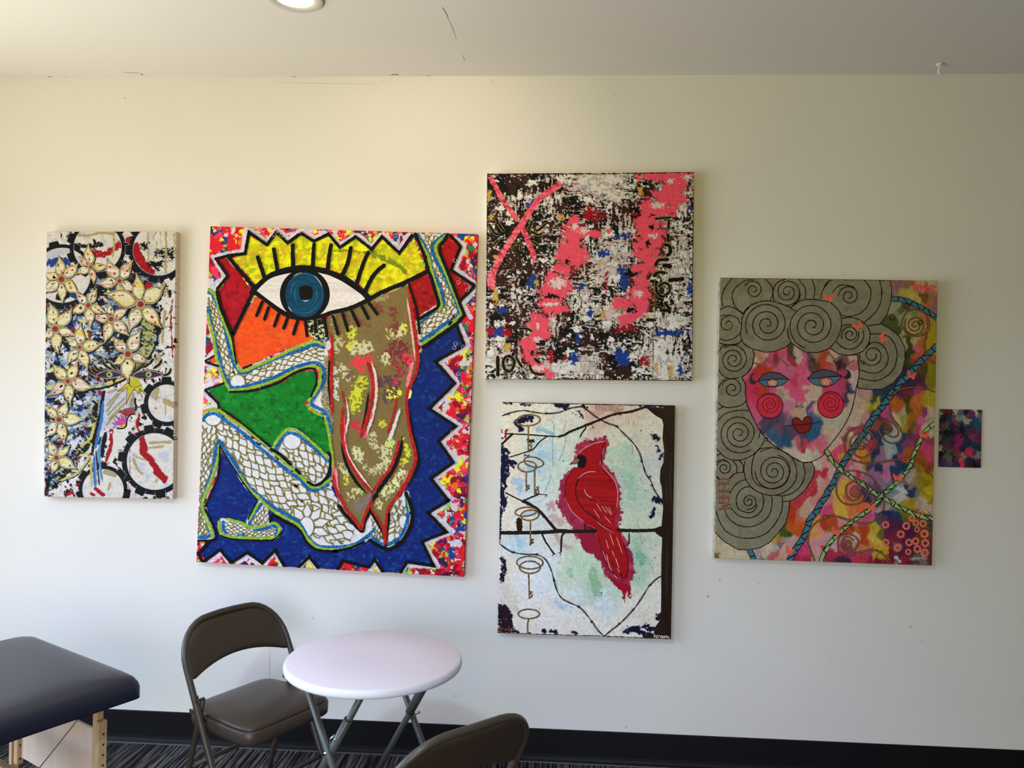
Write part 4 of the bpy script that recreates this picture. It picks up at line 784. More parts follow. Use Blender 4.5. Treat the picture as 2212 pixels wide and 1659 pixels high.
    for P, w in (('a1515,860 1500,1100 1510,1300 1520,1510', 1.7), ('b1150,590 1120,690 1140,770', 3), ('b1170,850 1200,960 1180,1020 1250,1070 1340,1200 1400,1290 1430,1330', 8), ('b1190,930 1200,980', 10), ('b1340,1230 1430,1310', 9), ('b830,770 835,900 800,1050 785,1140', 5), ('b1050,870 1160,810', 8), ('b1040,960 1045,1250', 1), ('b1030,1300 1025,1530', 1), ('b700,340 720,360', 5), ('b1330,520 1335,530', 3), ('b440,1390 480,1410', 3), ('b350,1490 390,1470', 5), ('b660,1430 740,1500', 5), ('b600,1480 640,1500', 3)):
        A.stroke(pts(P), w*.85, DR, 1.4, 4, seed=len(P))
    # hair curve, trunk, small painted things
    A.fill(pts('a1150,1000 1230,1080 1310,1190 1320,1330 1270,1470 1180,1560 b1090,100 1100,30 a1100,1500 1200,1350 1180,1200'), (178, 175, 90), 1.5, c2=[(90, 120, 140), (60, 60, 50)], c2t=.2, c2s=6)
    A.line('hair_curve', pts('a1180,960 1290,1110 1350,1230 1330,1370 1260,1500'), 3.4, K)
    A.stroke(pts('b130,290 330,280 600,290 760,270 950,200'), 5, (212, 195, 95), 3, holes=.15, c2=(110, 150, 180), c2t=.35)
    A.line('hair_curve', pts('b330,290 480,325 640,310 780,285 900,240 1010,190'), 4.5, K, jit=.4)
    A.fill(pts('b760,320 930,300 1020,250 1110,420 1100,560 1010,620 990,740 720,760 690,900 640,1000 700,600'), (196, 194, 200), .8, c2=(170, 170, 190), c2t=.3)
    A.stroke(pts('b640,540 660,700 600,900 450,1080 230,1330'), 5.5, K, 2, c2=(190, 180, 90), c2t=.2, c2s=5)
    A.line('trunk', pts('b755,330 720,500 690,650 650,850 620,1000'), 6, K, jit=.3)
    for P, w, c in (('b740,440 730,600 690,800 650,980', 6, (50, 115, 180)), ('b690,980 660,1100 650,1250 660,1400', 8, (130, 150, 175)), ('b640,1050 640,1250 655,1410', 5, (55, 115, 175)), ('b800,770 720,900 700,1080 730,1350', 5, (90, 140, 185)), ('b660,990 680,1200 700,1400', 3, K), ('b600,1050 610,1400', 5, (205, 180, 85)), ('b770,790 740,950 730,1080', 9, K), ('b640,680 600,860 480,950', 6, (205, 185, 95)), ('b600,1020 470,1060', 5, (205, 190, 120)), ('b590,1080 500,1200 400,1280 240,1340', 4.5, (190, 180, 90)), ('b610,1070 540,1180 430,1290 240,1360', 2, K), ('b700,420 690,600', 4, (140, 140, 150))):
        A.line('trunk', pts(P), w, c, jit=.3, taper=.12)
    A.fill(pts('b800,800 1000,830 1010,880 900,1000 850,1120 780,1140 860,950 840,780'), CR, .5)
    A.fill(pts('b1000,520 1110,500 1090,590 1000,620 900,560'), (150, 65, 60), .8, c2=(90, 110, 130), c2t=.1)
    for i_, P in enumerate(('b790,350 900,310', 'b780,490 900,360', 'b780,560 930,350 980,330', 'b790,600 980,410', 'b800,650 985,465', 'b780,710 870,600 930,540', 'b1055,420 1040,500', 'b1080,350 1065,500', 'b1150,330 1180,400')):
        A.line('gold_dash#%d' % i_, pts(P), 3.2, (90, 88, 60)); A.line('gold_dash#%d' % i_, pts(P), 1.7, (185, 175, 90))
    A.poly('sun', pts('i1190,210 1290,260 1330,370 1420,570 1310,440 1280,550 1200,450 1110,600 1040,750 1050,450 860,510 960,430 1070,320'), (190, 185, 50))
    A.line('sun', pts('i1420,570 1310,440 1280,550 1200,450 1110,600 1040,750 1060,420 860,510 960,430 1070,320'), 1.2, (110, 25, 30), curve=False)
    A.line('sun', pts('i1070,320 1130,390 1220,415 1290,400 1330,370'), 1.2, (110, 25, 30))
    A.poly('lotus', pts('i945,1170 830,1180 750,1135 840,1140 800,1080 880,1100 830,985 930,1060 935,965 990,1050 1030,935 1040,1090 1010,1150'), (215, 80, 150))
    for P in ('i945,1170 750,1135 840,1120', 'i960,1150 800,1080 830,985 930,1060', 'i985,1110 890,1050 935,965 975,1010', 'i1000,1100 980,1020 1030,935 1045,1080', 'i940,1200 780,1240 830,1180'): A.line('lotus', pts(P), .7, K, curve=False, up=False)
    A.up(); A.poly('lotus', fell('i', 990, 1185, 42, 55, 14, 30), (220, 165, 70)); A.line('lotus', fell('i', 990, 1185, 42, 55, 14, 30), .8, K, closed=True)
    A.line('trunk', pts('i1220,960 1160,950 1080,1010 1050,1100 1040,1190 980,1240 860,1240'), 3, K)
    A.line('trunk', pts('i1225,640 1215,720 1240,800 1230,880'), 4.5, K)
    # eyes
    for j, (cx, ex0, ex1) in enumerate(((700, 420, 1015), (1480, 1150, 1810))):
        F = 'i%d,180 %d,100 %d,65 %d,90 %d,165 %d,215 %d,265 %d,245' % (ex0-10, ex0+130, cx, cx+170, ex1, cx+160, cx, ex0+110)
        A.poly('painted_eye#%d' % j, pts(F), K, curve=True)
        F = 'i%d,185 %d,115 %d,85 %d,110 %d,165 %d,215 %d,245 %d,235' % (ex0+20, ex0+140, cx, cx+150, ex1-40, cx+150, cx, ex0+120)
        A.poly('painted_eye#%d' % j, pts(F), (45, 44, 46), curve=True, c2=(70, 68, 72)); A.line('painted_eye#%d' % j, pts(F), 1.6, (205, 150, 150), closed=True)
        A.poly('painted_eye#%d' % j, fell('i', cx+8, 165, 62, 62, 18), (140, 165, 150)); A.poly('painted_eye#%d' % j, fell('i', cx, 165, 42, 45, 16), (165, 165, 60)); A.poly('painted_eye#%d' % j, fell('i', cx, 168, 20, 24, 12), K)
    for i_, P in enumerate(('b640,30 670,80 740,110', 'b730,0 790,60 850,90', 'b820,10 860,60 900,90', 'b560,20 590,100 650,150', 'b1080,120 1170,60 1230,-20', 'b1180,70 1260,20 1310,-40', 'b1300,80 1370,30 1400,-30', 'b1410,160 1480,130 1500,70', 'b680,220 700,170', 'b770,240 760,190', 'b860,240 870,190', 'b1200,220 1210,180', 'b1310,240 1300,190', 'b1380,220 1370,180')):
        if i_ < 8: A.line('lash#%d' % i_, pts(P), 7, (170, 165, 90), taper=.2)
        A.line('lash#%d' % i_, pts(P), 5, K, taper=.2)
    # flowers: five ragged cream petals outlined in olive
    fl = [('a', 275, 635, 52, '245,370 465,450 485,790 290,905 60,800 70,560'), ('a', 605, 500, 26, '580,235 800,490 640,690 440,580 470,380'), ('a', 925, 655, 36, '780,405 1080,420 1110,770 940,860 675,685'),
          ('a', 830, 1080, 42, '820,905 1030,955 1035,1270 755,1350 610,1055'), ('a', 575, 925, 40, '430,780 675,735 790,1010 605,1170 370,995'), ('a', 1160, 915, 52, '1110,560 1440,690 1400,1180 1035,1230 750,795'),
          ('a', 205, 1190, 50, '140,890 395,950 445,1270 245,1470 60,1330'), ('a', 475, 1395, 32, '500,1130 745,1355 570,1650 345,1590 320,1285'), ('a', 1020, 1470, 50, '850,1270 1170,1200 1265,1570 1030,1790 850,1590'),
          ('b', 345, 220, 38, '170,20 455,0 640,290 380,490 120,385'), ('b', 245, 650, 45, '335,440 540,650 310,930 85,855 85,490'), ('b', 215, 1080, 38, '125,880 370,930 450,1210 165,1265 75,1080')]
    rng = random.Random(5)
    for j, (fr, cx, cy, r, tips) in enumerate(fl):
        nm = 'flower#%d' % j; F = FR[fr]; C = np.array((F[0]+cx/F[2], F[1]+cy/F[2])); T = [np.array(p) for p in pts(fr+tips)]; R = r/F[2]
        sh = []
        for t in T:
            v = t-C; L = np.linalg.norm(v); u = v/L; n = np.array((-u[1], u[0])); w = L*.245*rng.uniform(.85, 1.1); b = rng.uniform(-.06, .06)*L
            sh.append([C+u*R*.7, C+u*L*.32+n*w*.85, C+u*L*.62+n*(w*.72+b), C+u*L*.84+n*(w*.22+b*.7), t, C+u*L*.84-n*(w*.16-b*.7), C+u*L*.62-n*(w*.72-b), C+u*L*.32-n*w*.85])
        for q in sh: A.line('shadow_line', [p+np.array((1.3, 1.0)) for p in catmull(q, 3, True)], 2.6, K, curve=False, closed=True, up=False, jit=.5)
        A.up()
        for q in sh:
            qq = catmull(q, 3, True); c = qq.mean(0)
            A.poly(nm, qq, (150, 138, 98), up=False)
        A.up()
        for q in sh:
            qq = catmull(q, 3, True); c = qq.mean(0); inner = c+(qq-c)*.80
            A.poly(nm, inner+np.array([[rng.uniform(-.5, .5), rng.uniform(-.5, .5)] for _ in inner]), (228, 222, 192), up=False, c2=(226, 200, 90) if rng.random() < .7 else (205, 150, 130))
        A.up()
        for q in sh:
            c = np.mean(q, 0)
            for cc in rng.sample([(190, 30, 45), (50, 75, 130), (225, 195, 80), (205, 40, 50), (120, 110, 80), (228, 200, 70)], 4):
                v = q[4]-C; a = C+v*rng.choice([rng.uniform(.26, .42), rng.uniform(.5, .8)])+np.array((-v[1], v[0]))*rng.uniform(-.09, .09); d = v/np.linalg.norm(v)*rng.uniform(3.5, 8)
                A.line(nm, [a-d*.5, a+np.array((rng.uniform(-1, 1), rng.uniform(-1, 1))), a+d*.5], rng.uniform(2.2, 4.6), cc, jit=.9, taper=.35, up=False, step=1.4)
        A.up()
        for q in sh: A.line(nm, q, 1.5, OL, closed=True, up=False, jit=.25)
        A.up(); A.poly(nm, ell(C[0], C[1], R, R, 16), OL); A.poly(nm, ell(C[0]+.4, C[1], R*.66, R*.66, 14), (165, 50, 45), c2=(130, 40, 50))
    sign(A, 341.5, 1074.5, 7, (30, 30, 35), .8, .02, .46)
    A.finish()

# ---------------------------------------------------------------- painting: abstract, black and pink
def paint_abstract():
    A = Art('canvas_painting', 'square abstract canvas painting, black and beige with neon pink strokes, highest on the wall', .13, 2.169, .914, .9191, .0108,
            [(1051.7, 374.5), (1499.2, 372.1), (1495.1, 822.2), (1048.8, 819)], (1.22, 1.22, 1.38), (225, 215, 195), tile=1.15)
    K, BR, BE, WH, PK = (20, 17, 16), (52, 32, 27), (180, 166, 150), (206, 202, 184), (250, 78, 92)
    X, Y = A.X, A.Y
    big = fbm(X, Y, 34, 30, 3, 3); fh = fbm(X, Y, 16, 3.2, 9, 4, .65); fv = fbm(X, Y, 3.4, 16, 15, 4, .65); fine = fbm(X, Y, 4.5, 3.6, 21, 4, .7)
    sel = fbm(X, Y, 40, 40, 27, 2)
    tex = np.where(sel > .1, fv*.7+fine*.6, np.where(sel < -.15, fh*.75+fine*.6, fine*1.05))
    # where the dark lies (+) and where the pale paint lies (-)
    bias = np.zeros(X.shape)
    for x, y, rx, ry, v in [(1090, 405, 40, 22, .9), (1130, 395, 60, 18, .7), (1075, 480, 40, 40, .45), (1110, 520, 50, 60, .45), (1230, 440, 26, 22, .7), (1390, 410, 20, 18, .7), (1370, 460, 30, 18, .4), (1130, 590, 45, 45, .35), (1240, 730, 30, 28, .8), (1200, 770, 55, 16, .7), (1340, 795, 40, 24, 1.1), (1300, 730, 60, 12, .6), (1360, 600, 25, 22, .5), (1420, 640, 22, 35, .5), (1075, 610, 40, 30, .4), (1250, 500, 22, 20, .4), (1320, 640, 22, 14, .6), (1100, 690, 30, 22, .4), (1345, 715, 40, 10, .5), (1430, 530, 10, 60, .4), (1270, 470, 25, 25, .4), (1075, 650, 25, 30, .3), (1190, 650, 40, 30, .1)]:
        bias += v*np.exp(-((X-x)/rx)**2-((Y-y)/ry)**2)
    for x, y, rx, ry, v in [(1300, 385, 70, 14, .9), (1120, 425, 50, 8, .8), (1280, 400, 60, 14, .5), (1100, 460, 18, 22, .8), (1210, 430, 40, 20, .4), (1320, 560, 40, 40, .6), (1330, 420, 40, 16, .5), (1300, 600, 30, 60, .4), (1200, 795, 50, 18, 1.1), (1190, 700, 25, 12, .8), (1440, 790, 45, 40, .9), (1460, 600, 30, 60, .6), (1150, 720, 20, 20, .3), (1390, 680, 30, 12, .8), (1450, 690, 35, 16, .9), (1330, 680, 40, 10, .7), (1270, 780, 25, 30, .7), (1070, 770, 20, 25, .5), (1110, 620, 12, 40, .6), (1260, 640, 14, 30, .5), (1400, 740, 25, 25, .4), (1470, 450, 15, 60, .3)]:
        bias -= v*np.exp(-((X-x)/rx)**2-((Y-y)/ry)**2)
    v = tex*1.1+bias+big*.25
    C = A.C; C[:] = A.col(BE); mix = fbm(X, Y, 18, 18, 33, 3)
    C[mix > .12] = A.col(WH); C[(mix > -.1) & (mix < 0)] = A.col((165, 150, 132)); C[(mix < -.32)] = A.col((198, 178, 165))
    st = np.clip((fv-.25)*3, 0, 1)[..., None]*.5; C[:] = C*(1-st)+A.col((120, 128, 140))*st
    d = v > -.13; C[d] = A.col(K); d2 = d & (fbm(X, Y, 22, 18, 41, 3) > .0); C[d2] = A.col(BR)
    w = fbm(X, Y, 12, 9, 45, 4, .65)-.60+.15*fine > 0; C[w] = A.col((214, 212, 198))
    for x, y, rx, ry, c in [(1150, 440, 10, 12, 1), (1300, 548, 14, 6, 1), (1345, 510, 18, 6, 1), (1345, 600, 10, 26, 1), (1248, 725, 5, 15, 1), (1085, 672, 12, 6, 1), (1150, 610, 10, 14, 1), (1345, 770, 14, 14, 1), (1490, 625, 6, 18, 1), (1275, 680, 6, 14, 1), (1075, 720, 18, 10, 1), (1490, 450, 6, 6, 1), (1450, 720, 35, 6, 1), (1240, 770, 8, 14, 1), (1470, 800, 8, 10, 1), (1255, 620, 6, 8, 1), (1075, 800, 4, 4, 1)]:
        A.blob(x, y, rx, ry, (28, 58, 125), .8, 5, x, holes=.25, hs=4)
    for x, y, rx, ry, c in [(1055, 425, 6, 12, 0), (1060, 470, 6, 6, 0), (1385, 412, 6, 10, 0), (1070, 640, 6, 16, 0), (1160, 612, 4, 8, 0), (1303, 680, 5, 9, 0), (1450, 800, 5, 14, 0), (1072, 555, 5, 4, 0), (1418, 790, 4, 8, 0), (1400, 690, 6, 8, 0), (1095, 750, 9, 9, 0), (1210, 470, 8, 6, 0), (1295, 570, 5, 5, 0)]:
        A.blob(x, y, rx, ry, (188, 150, 70) if c == 0 else K, .7, 4, x+1, holes=.25)
    for x, y, rx, ry in [(1275, 465, 14, 16), (1370, 463, 8, 4), (1300, 470, 8, 5), (1060, 715, 8, 8), (1095, 720, 8, 8), (1190, 770, 6, 18), (1392, 780, 9, 10), (1222, 770, 4, 10), (1310, 610, 3, 22), (1350, 710, 18, 6), (1095, 700, 5, 4)]: A.blob(x, y, rx, ry, (150, 22, 35), .8, 4, x+2, holes=.3)
    for x, y in ((1080, 450), (1100, 480), (1270, 430), (1315, 505), (1150, 395), (1075, 700), (1080, 732), (1330, 600), (1370, 770), (1245, 710), (1230, 760), (1190, 695), (1270, 690), (1405, 700), (1455, 705), (1425, 740), (1420, 760), (1320, 735), (1310, 700), (1060, 760)): A.blob(x, y, 9, 6, (214, 212, 196), .9, 4, x+3)
    # neon pink
    for P, r in (('A140,180 210,300 300,470 420,640 520,780', 5), ('A1160,260 1080,330 900,450 740,640 600,860', 6.5), ('A600,860 480,1040 340,1260 250,1420 180,1580', 6.5), ('A600,880 700,1120 800,1380', 5.5), ('C150,40 150,180', 9)):
        A.stroke(pts(P), r, PK, 1.6, 4, seed=len(P), holes=.10, hs=4, c2=[(175, 55, 65), (225, 120, 125)], c2t=.1, c2s=7)
    PB = [(1240, 478, 12, 12), (1238, 500, 24, 16), (1240, 520, 18, 14), (1262, 505, 22, 8), (1290, 505, 14, 10), (1220, 545, 20, 26), (1248, 555, 22, 26), (1215, 580, 20, 14), (1195, 600, 16, 14), (1215, 620, 20, 22), (1185, 630, 20, 18), (1190, 655, 26, 18), (1205, 668, 26, 10), (1165, 700, 26, 26), (1170, 720, 18, 16), (1145, 745, 20, 20), (1145, 765, 18, 20), (1155, 790, 18, 10), (1170, 800, 22, 10), (1190, 812, 12, 8),
                          (1420, 380, 40, 12), (1480, 380, 22, 9), (1455, 400, 30, 22), (1445, 430, 36, 22), (1400, 440, 16, 12), (1420, 455, 36, 16), (1395, 480, 24, 14), (1405, 500, 34, 24), (1415, 525, 24, 20), (1385, 530, 22, 10), (1395, 550, 30, 12), (1405, 565, 20, 16), (1390, 580, 26, 12), (1385, 605, 18, 14), (1385, 640, 26, 28), (1385, 665, 14, 16), (1345, 655, 20, 14), (1352, 690, 20, 14), (1372, 680, 18, 8), (1315, 500, 5, 5)]
    for x, y, rx, ry in PB:
        A.blob(x, y, rx*1.02, ry*1.02, (105, 35, 45), .6, 9, int(x+y), .3, alpha=.5, holes=.3, hs=4)
    for x, y, rx, ry in PB:
        A.blob(x, y, rx*.93, ry*.93, PK, .55, 8, int(x+y), .25, holes=.17, hs=4)
    for x, y, rx, ry in ((1262, 498, 10, 6), (1268, 520, 6, 8), (1243, 490, 6, 8), (1205, 612, 14, 10), (1192, 658, 18, 4), (1410, 510, 10, 5), (1420, 445, 12, 6), (1380, 635, 8, 8), (1165, 795, 16, 6), (1160, 733, 7, 5), (1163, 705, 3, 7), (1450, 392, 7, 5), (1485, 383, 10, 5)): A.blob(x, y, rx, ry, (206, 190, 176), .8, 3, int(x*3), holes=.15)
    for x, y, rx, ry in ((1410, 465, 4, 3), (1400, 527, 6, 6), (1190, 640, 14, 5), (1150, 762, 3, 6), (1365, 670, 8, 7), (1175, 745, 5, 4), (1225, 565, 4, 8), (1408, 492, 5, 4)): A.blob(x, y, rx, ry, K, .9, 3, int(x*5))
    # painted figures with dark strokes and ochre rims
    G = (135, 128, 62)
    fig = [('C245,1250 250,1530', 7), ('C420,1240 490,1300 480,1400 420,1470 340,1420 330,1320 370,1250 420,1240', 5.5), ('C520,1250 560,1330 610,1400', 4.5), ('C720,1370 760,1470 850,1510 940,1510', 5), ('C570,830 680,830 750,870', 4.5), ('C800,1280 870,1340', 6),
           ('B1210,800 1205,930', 5), ('B1200,1010 1200,1120', 5.5), ('B1150,1170 1220,1190 1230,1290 1180,1330', 7), ('B1010,1480 1060,1400 1200,1390', 6.5), ('B1130,1480 1240,1490', 9), ('B980,1640 1050,1580 1150,1590', 6), ('B1010,780 1240,760', 4),
           ('D1210,110 1420,90', 8), ('D1060,200 1140,150 1210,180 1220,280 1150,330', 5), ('D1010,130 1020,250 1080,340 1140,350', 6), ('D930,450 1060,430', 5), ('D1080,560 1180,560 1230,590', 6.5), ('D1150,440 1220,540', 6.5), ('D880,700 1010,700', 6), ('D940,120 1040,140', 6), ('A110,860 200,1000 260,1010', 4.5), ('A210,760 260,860 330,960', 5), ('A960,850 880,930 820,960', 4.5), ('A760,820 700,940', 4.5), ('A740,970 850,1020 900,1000', 4.5), ('A760,1120 850,1180', 4.5), ('A180,1180 240,1100', 4), ('A460,1240 470,1160 580,1160 580,1250', 3.5)]
    for i_, (P, w) in enumerate(fig): A.line('dark_figure#%d' % i_, pts(P), w+2.2, G, up=False, jit=.15)
    A.up()
    for i_, (P, w) in enumerate(fig): A.line('dark_figure#%d' % i_, pts(P), w, K, up=False, jit=.2)
    A.up()
    for P in ('D985,730 980,1000 970,1480 960,1640', 'D1370,140 1350,400', 'D1000,100 1000,700', 'D1330,900 1330,1100', 'B1330,1000 1330,1300', 'C410,1520 415,1590', 'C620,1510 620,1580', 'C840,1520 845,1590', 'B960,1240 960,1330 1040,1350', 'B1030,1240 1110,1200'): A.line('ochre_line', pts(P), 1.5, (112, 104, 50), up=False)
    A.up()
    for P, w in (('A90,1600 80,500 90,110 800,110 1659,105', 1.6), ('B0,110 800,100 1590,85 1585,400 1560,1600', 1.8), ('D1555,0 1560,1600 900,1600 0,1590', 1.6), ('C60,1590 500,1590 1659,1585', 1.4)): A.line('worn_edge', pts(P), w, (28, 22, 20), curve=False, jit=.9)
    sign(A, 1459, 820, 9, (22, 20, 20), 1.1, .0, .5)
    A.finish()

# ---------------------------------------------------------------- painting: red bird
def paint_bird():
    A = Art('canvas_painting', 'canvas painting of a red crested bird on a branch beside hanging gold keys', .1374, 1.0891, .7653, 1.0286, .0011,
            [(1084.7, 868.5), (1457.4, 876.1), (1450.5, 1381.4), (1074.2, 1366.8)], (1.3, 1.27, 1.27), (60, 52, 45), tile=1.2)
    K, NV, TRK = (24, 20, 20), (22, 26, 50), (38, 28, 22)
    S = [(1100, 880, (200, 190, 165)), (1150, 890, (196, 190, 168)), (1220, 900, (190, 186, 168)), (1300, 895, (185, 150, 130)), (1370, 890, (185, 168, 145)), (1420, 930, (188, 182, 158)), (1110, 940, (196, 188, 165)), (1160, 940, (178, 190, 175)), (1200, 930, (176, 192, 178)), (1240, 960, (180, 186, 168)), (1330, 950, (182, 182, 155)), (1400, 960, (180, 178, 158)), (1410, 1000, (165, 172, 165)), (1360, 1000, (150, 178, 150)), (1350, 1060, (150, 176, 155)), (1390, 1080, (152, 180, 155)), (1420, 1060, (180, 182, 168)),
         (1180, 985, (150, 180, 190)), (1150, 1010, (150, 178, 190)), (1120, 1040, (200, 186, 168)), (1150, 1060, (165, 190, 198)), (1190, 1060, (175, 190, 180)), (1205, 1020, (168, 190, 170)), (1110, 1080, (195, 186, 168)), (1200, 1095, (190, 184, 170)), (1120, 1120, (200, 190, 172)), (1165, 1130, (175, 186, 185)), (1350, 1120, (165, 182, 155)), (1400, 1130, (172, 182, 158)), (1130, 1175, (160, 185, 195)), (1170, 1190, (185, 190, 186)), (1220, 1160, (178, 184, 165)), (1255, 1190, (170, 190, 160)),
         (1180, 1240, (180, 196, 205)), (1130, 1250, (190, 196, 198)), (1100, 1230, (198, 188, 170)), (1230, 1240, (170, 190, 165)), (1290, 1250, (160, 186, 155)), (1280, 1270, (135, 172, 135)), (1240, 1290, (175, 190, 190)), (1300, 1300, (172, 190, 195)), (1370, 1230, (140, 178, 150)), (1385, 1200, (120, 168, 140)), (1410, 1200, (178, 180, 165)), (1400, 1290, (190, 188, 172)), (1360, 1320, (192, 190, 176)), (1200, 1320, (196, 194, 184)), (1140, 1340, (200, 194, 180)), (1280, 1340, (196, 192, 178)), (1220, 1360, (198, 192, 178)), (1095, 1300, (185, 178, 165)), (1340, 1350, (196, 190, 175)), (1400, 1340, (190, 184, 168)), (1250, 1220, (150, 188, 155)), (1330, 1280, (165, 186, 165))]
    A.seeds([(x, y, c, 1) for x, y, c in S], 14, 26, 5, 9); A.C = np.minimum((A.C*.72+A.C.mean(-1, keepdims=True)*.28*np.array([1.03, 1.0, .93]))*1.25, .9)
    for P, r, c in (('m540,350 620,370 700,410', 5, (110, 165, 195)), ('m570,620 620,640', 5, (140, 180, 205)), ('m270,930 350,960 320,1040', 7, (125, 175, 205)), ('m450,790 540,800', 6, (120, 175, 205)), ('m330,780 360,800', 5, (130, 175, 205)), ('n300,200 340,300', 6, (140, 185, 210)), ('m420,1300 500,1310', 6, (150, 190, 210)), ('n740,960 830,1000', 7, (150, 185, 205)), ('n1160,600 1200,740 1210,850', 10, (120, 165, 125)), ('n900,600 910,650', 6, (130, 185, 150)), ('n1680,400 1720,500', 6, (110, 165, 135)), ('m1300,640 1520,540', 9, (160, 195, 165)), ('m1560,900 1620,1100', 12, (145, 182, 155)), ('m1230,90 1450,130', 10, (150, 112, 100)), ('m1200,180 1290,110', 8, (178, 140, 122))):
        A.stroke(pts(P), r, c, 5, 8, seed=len(P), alpha=.7, holes=.25, hs=6)
    A.C *= (1+.05*fbm(A.X, A.Y, 2.5, 9, 61, 3))[..., None]*(1+.05*fbm(A.X, A.Y, 12, 3, 63, 3))[..., None]
    # worn dark patches round the rim
    A.fill(pts('m125,330 150,440 140,480 160,540 215,600 220,680 310,720 270,800 200,760 210,860 170,940 190,1000 150,1050 190,1160 160,1250 110,1422 90,1422 110,600'), NV, 4, fs=6, seed=3, holes=.2, hs=6)
    A.fill(pts('n90,0 125,0 110,280 90,280'), NV, 2, seed=4); A.stroke(pts('n140,450 150,560 120,700'), 5, NV, 4, holes=.25, hs=5); A.fill(pts('n80,960 160,980 240,1060 245,1200 340,1305 75,1300'), (34, 28, 36), 4, seed=6, holes=.12, hs=5, c2=(95, 50, 45), c2t=.3)
    A.stroke(pts('n1540,1280 1640,1250 1760,1330 1850,1350'), 7, NV, 5, holes=.3, hs=5); A.stroke(pts('n1760,1230 1850,1260'), 6, NV, 4, holes=.2)
    for P, r in (('m760,80 860,95', 7), ('m1040,95 1080,110', 4), ('m1850,420 1900,460', 6), ('m1890,540 1910,590', 4), ('m1860,1140 1940,1170', 7), ('m1860,1250 1830,1340', 4), ('m340,240 460,230', 7), ('m290,270 350,350', 6), ('m440,480 480,490', 4), ('m1960,620 1920,680', 3), ('m1700,90 1960,90', 3), ('m1000,150 1040,220', 2.5), ('n690,1280 740,1290', 4), ('n930,1300 970,1310', 3.5), ('m1150,300 1160,330', 3.5), ('n590,1270 620,1280', 3), ('n1900,1100 1910,1140', 4), ('m150,55 230,65', 3), ('m340,70 450,75', 2), ('m920,150 970,180', 2), ('m390,650 420,650', 3)): A.stroke(pts(P), r, NV, 3.5, 4, seed=len(P)+int(r), holes=.2)
    A.stroke(pts('m180,360 170,450'), 2.5, (150, 30, 35), 2); A.line('worn_edge', pts('m130,45 700,60 1300,72 2093,88'), 2.0, K, curve=False, jit=.7); A.line('worn_edge', pts('n75,1300 600,1315 1300,1338 2057,1375'), 1.6, K, curve=False, jit=.9)
    A.specks(90, [(150, 40, 50), (60, 60, 70), (150, 70, 80)], .5, 1.5, (1160, 900, 1430, 1340), 5)
    # pink halo of the bird
    halo = pts('m960,600 990,520 1080,470 1180,470 1290,425 1350,480 1330,580 1290,640 1290,740 1380,820 1460,960 1480,1120 1490,1300 1480,1422 n1450,80 1490,180 1560,250 1620,440 1650,600 1600,740 1590,900 1560,880 1550,830 1520,850 1480,810 1360,700 1290,640 1270,500 1200,450 1180,380 1120,390 1040,330 1040,250 950,200 940,120 m870,1390 790,1280 755,1180 780,1060 790,930 870,820 980,770 950,680')
    A.fill(halo, (150, 42, 70), 4.5, 1.5, 5, 7, c2=[(175, 70, 100), (120, 30, 50)], c2s=14, c2t=.1, c2a=.6)
    A.fill(pts('n1000,160 1230,170 1330,600 1300,640 1270,500 1200,450 1180,380 1120,390 1040,330'), (140, 30, 50), 4, 1.5)
    A.fill(pts('n1300,600 1400,700 1590,760 1590,900 1550,830 1520,950 1490,830 1360,700'), (150, 18, 38), 2.5)
    A.blob(1060+690/5.267, 860+1230/5.267, 11, 10, (165, 100, 120), .7, 6, 8, alpha=.6); A.stroke(pts('n740,180 790,280 900,320'), 5, (165, 105, 120), 4, alpha=.5); A.stroke(pts('m700,1340 800,1400'), 8, (170, 120, 130), 4, alpha=.5)
    # bird
    RD = (150, 20, 28)
    body = pts('m1305,490 1150,520 1050,570 990,640 980,700 990,770 900,850 850,960 850,1090 890,1220 980,1340 1080,1422 n1200,110 1230,250 1290,420 1350,560 1450,660 1540,690 1570,600 1560,440 1510,290 1470,130 1400,60 m1390,1422 1440,1250 1450,1120 1420,960 1350,840 1260,770 1250,650 1300,560')
    A.poly('bird_body', body, RD, curve=True, c2=(158, 24, 30)); A.poly('bird_wing', pts('m1190,830 1080,850 1000,920 960,1020 980,1130 1040,1240 1130,1320 1250,1422 n1400,120 m1410,1350 1440,1200 1440,1080 1400,940 1330,860'), (142, 18, 26), curve=True, c2=(165, 26, 32))
    A.poly('bird_mask', pts('m980,650 1020,640 1080,660 1090,700 1070,780 1020,790 985,760 1000,710'), K, curve=True); A.poly('bird_beak', pts('m895,750 940,705 990,680 1010,700 985,740'), (135, 110, 80)); A.line('bird_beak', pts('m895,750 940,705 990,680 1010,700 985,740 895,750'), 1, K, curve=False); A.line('bird_beak', pts('m900,745 990,720'), .9, K)
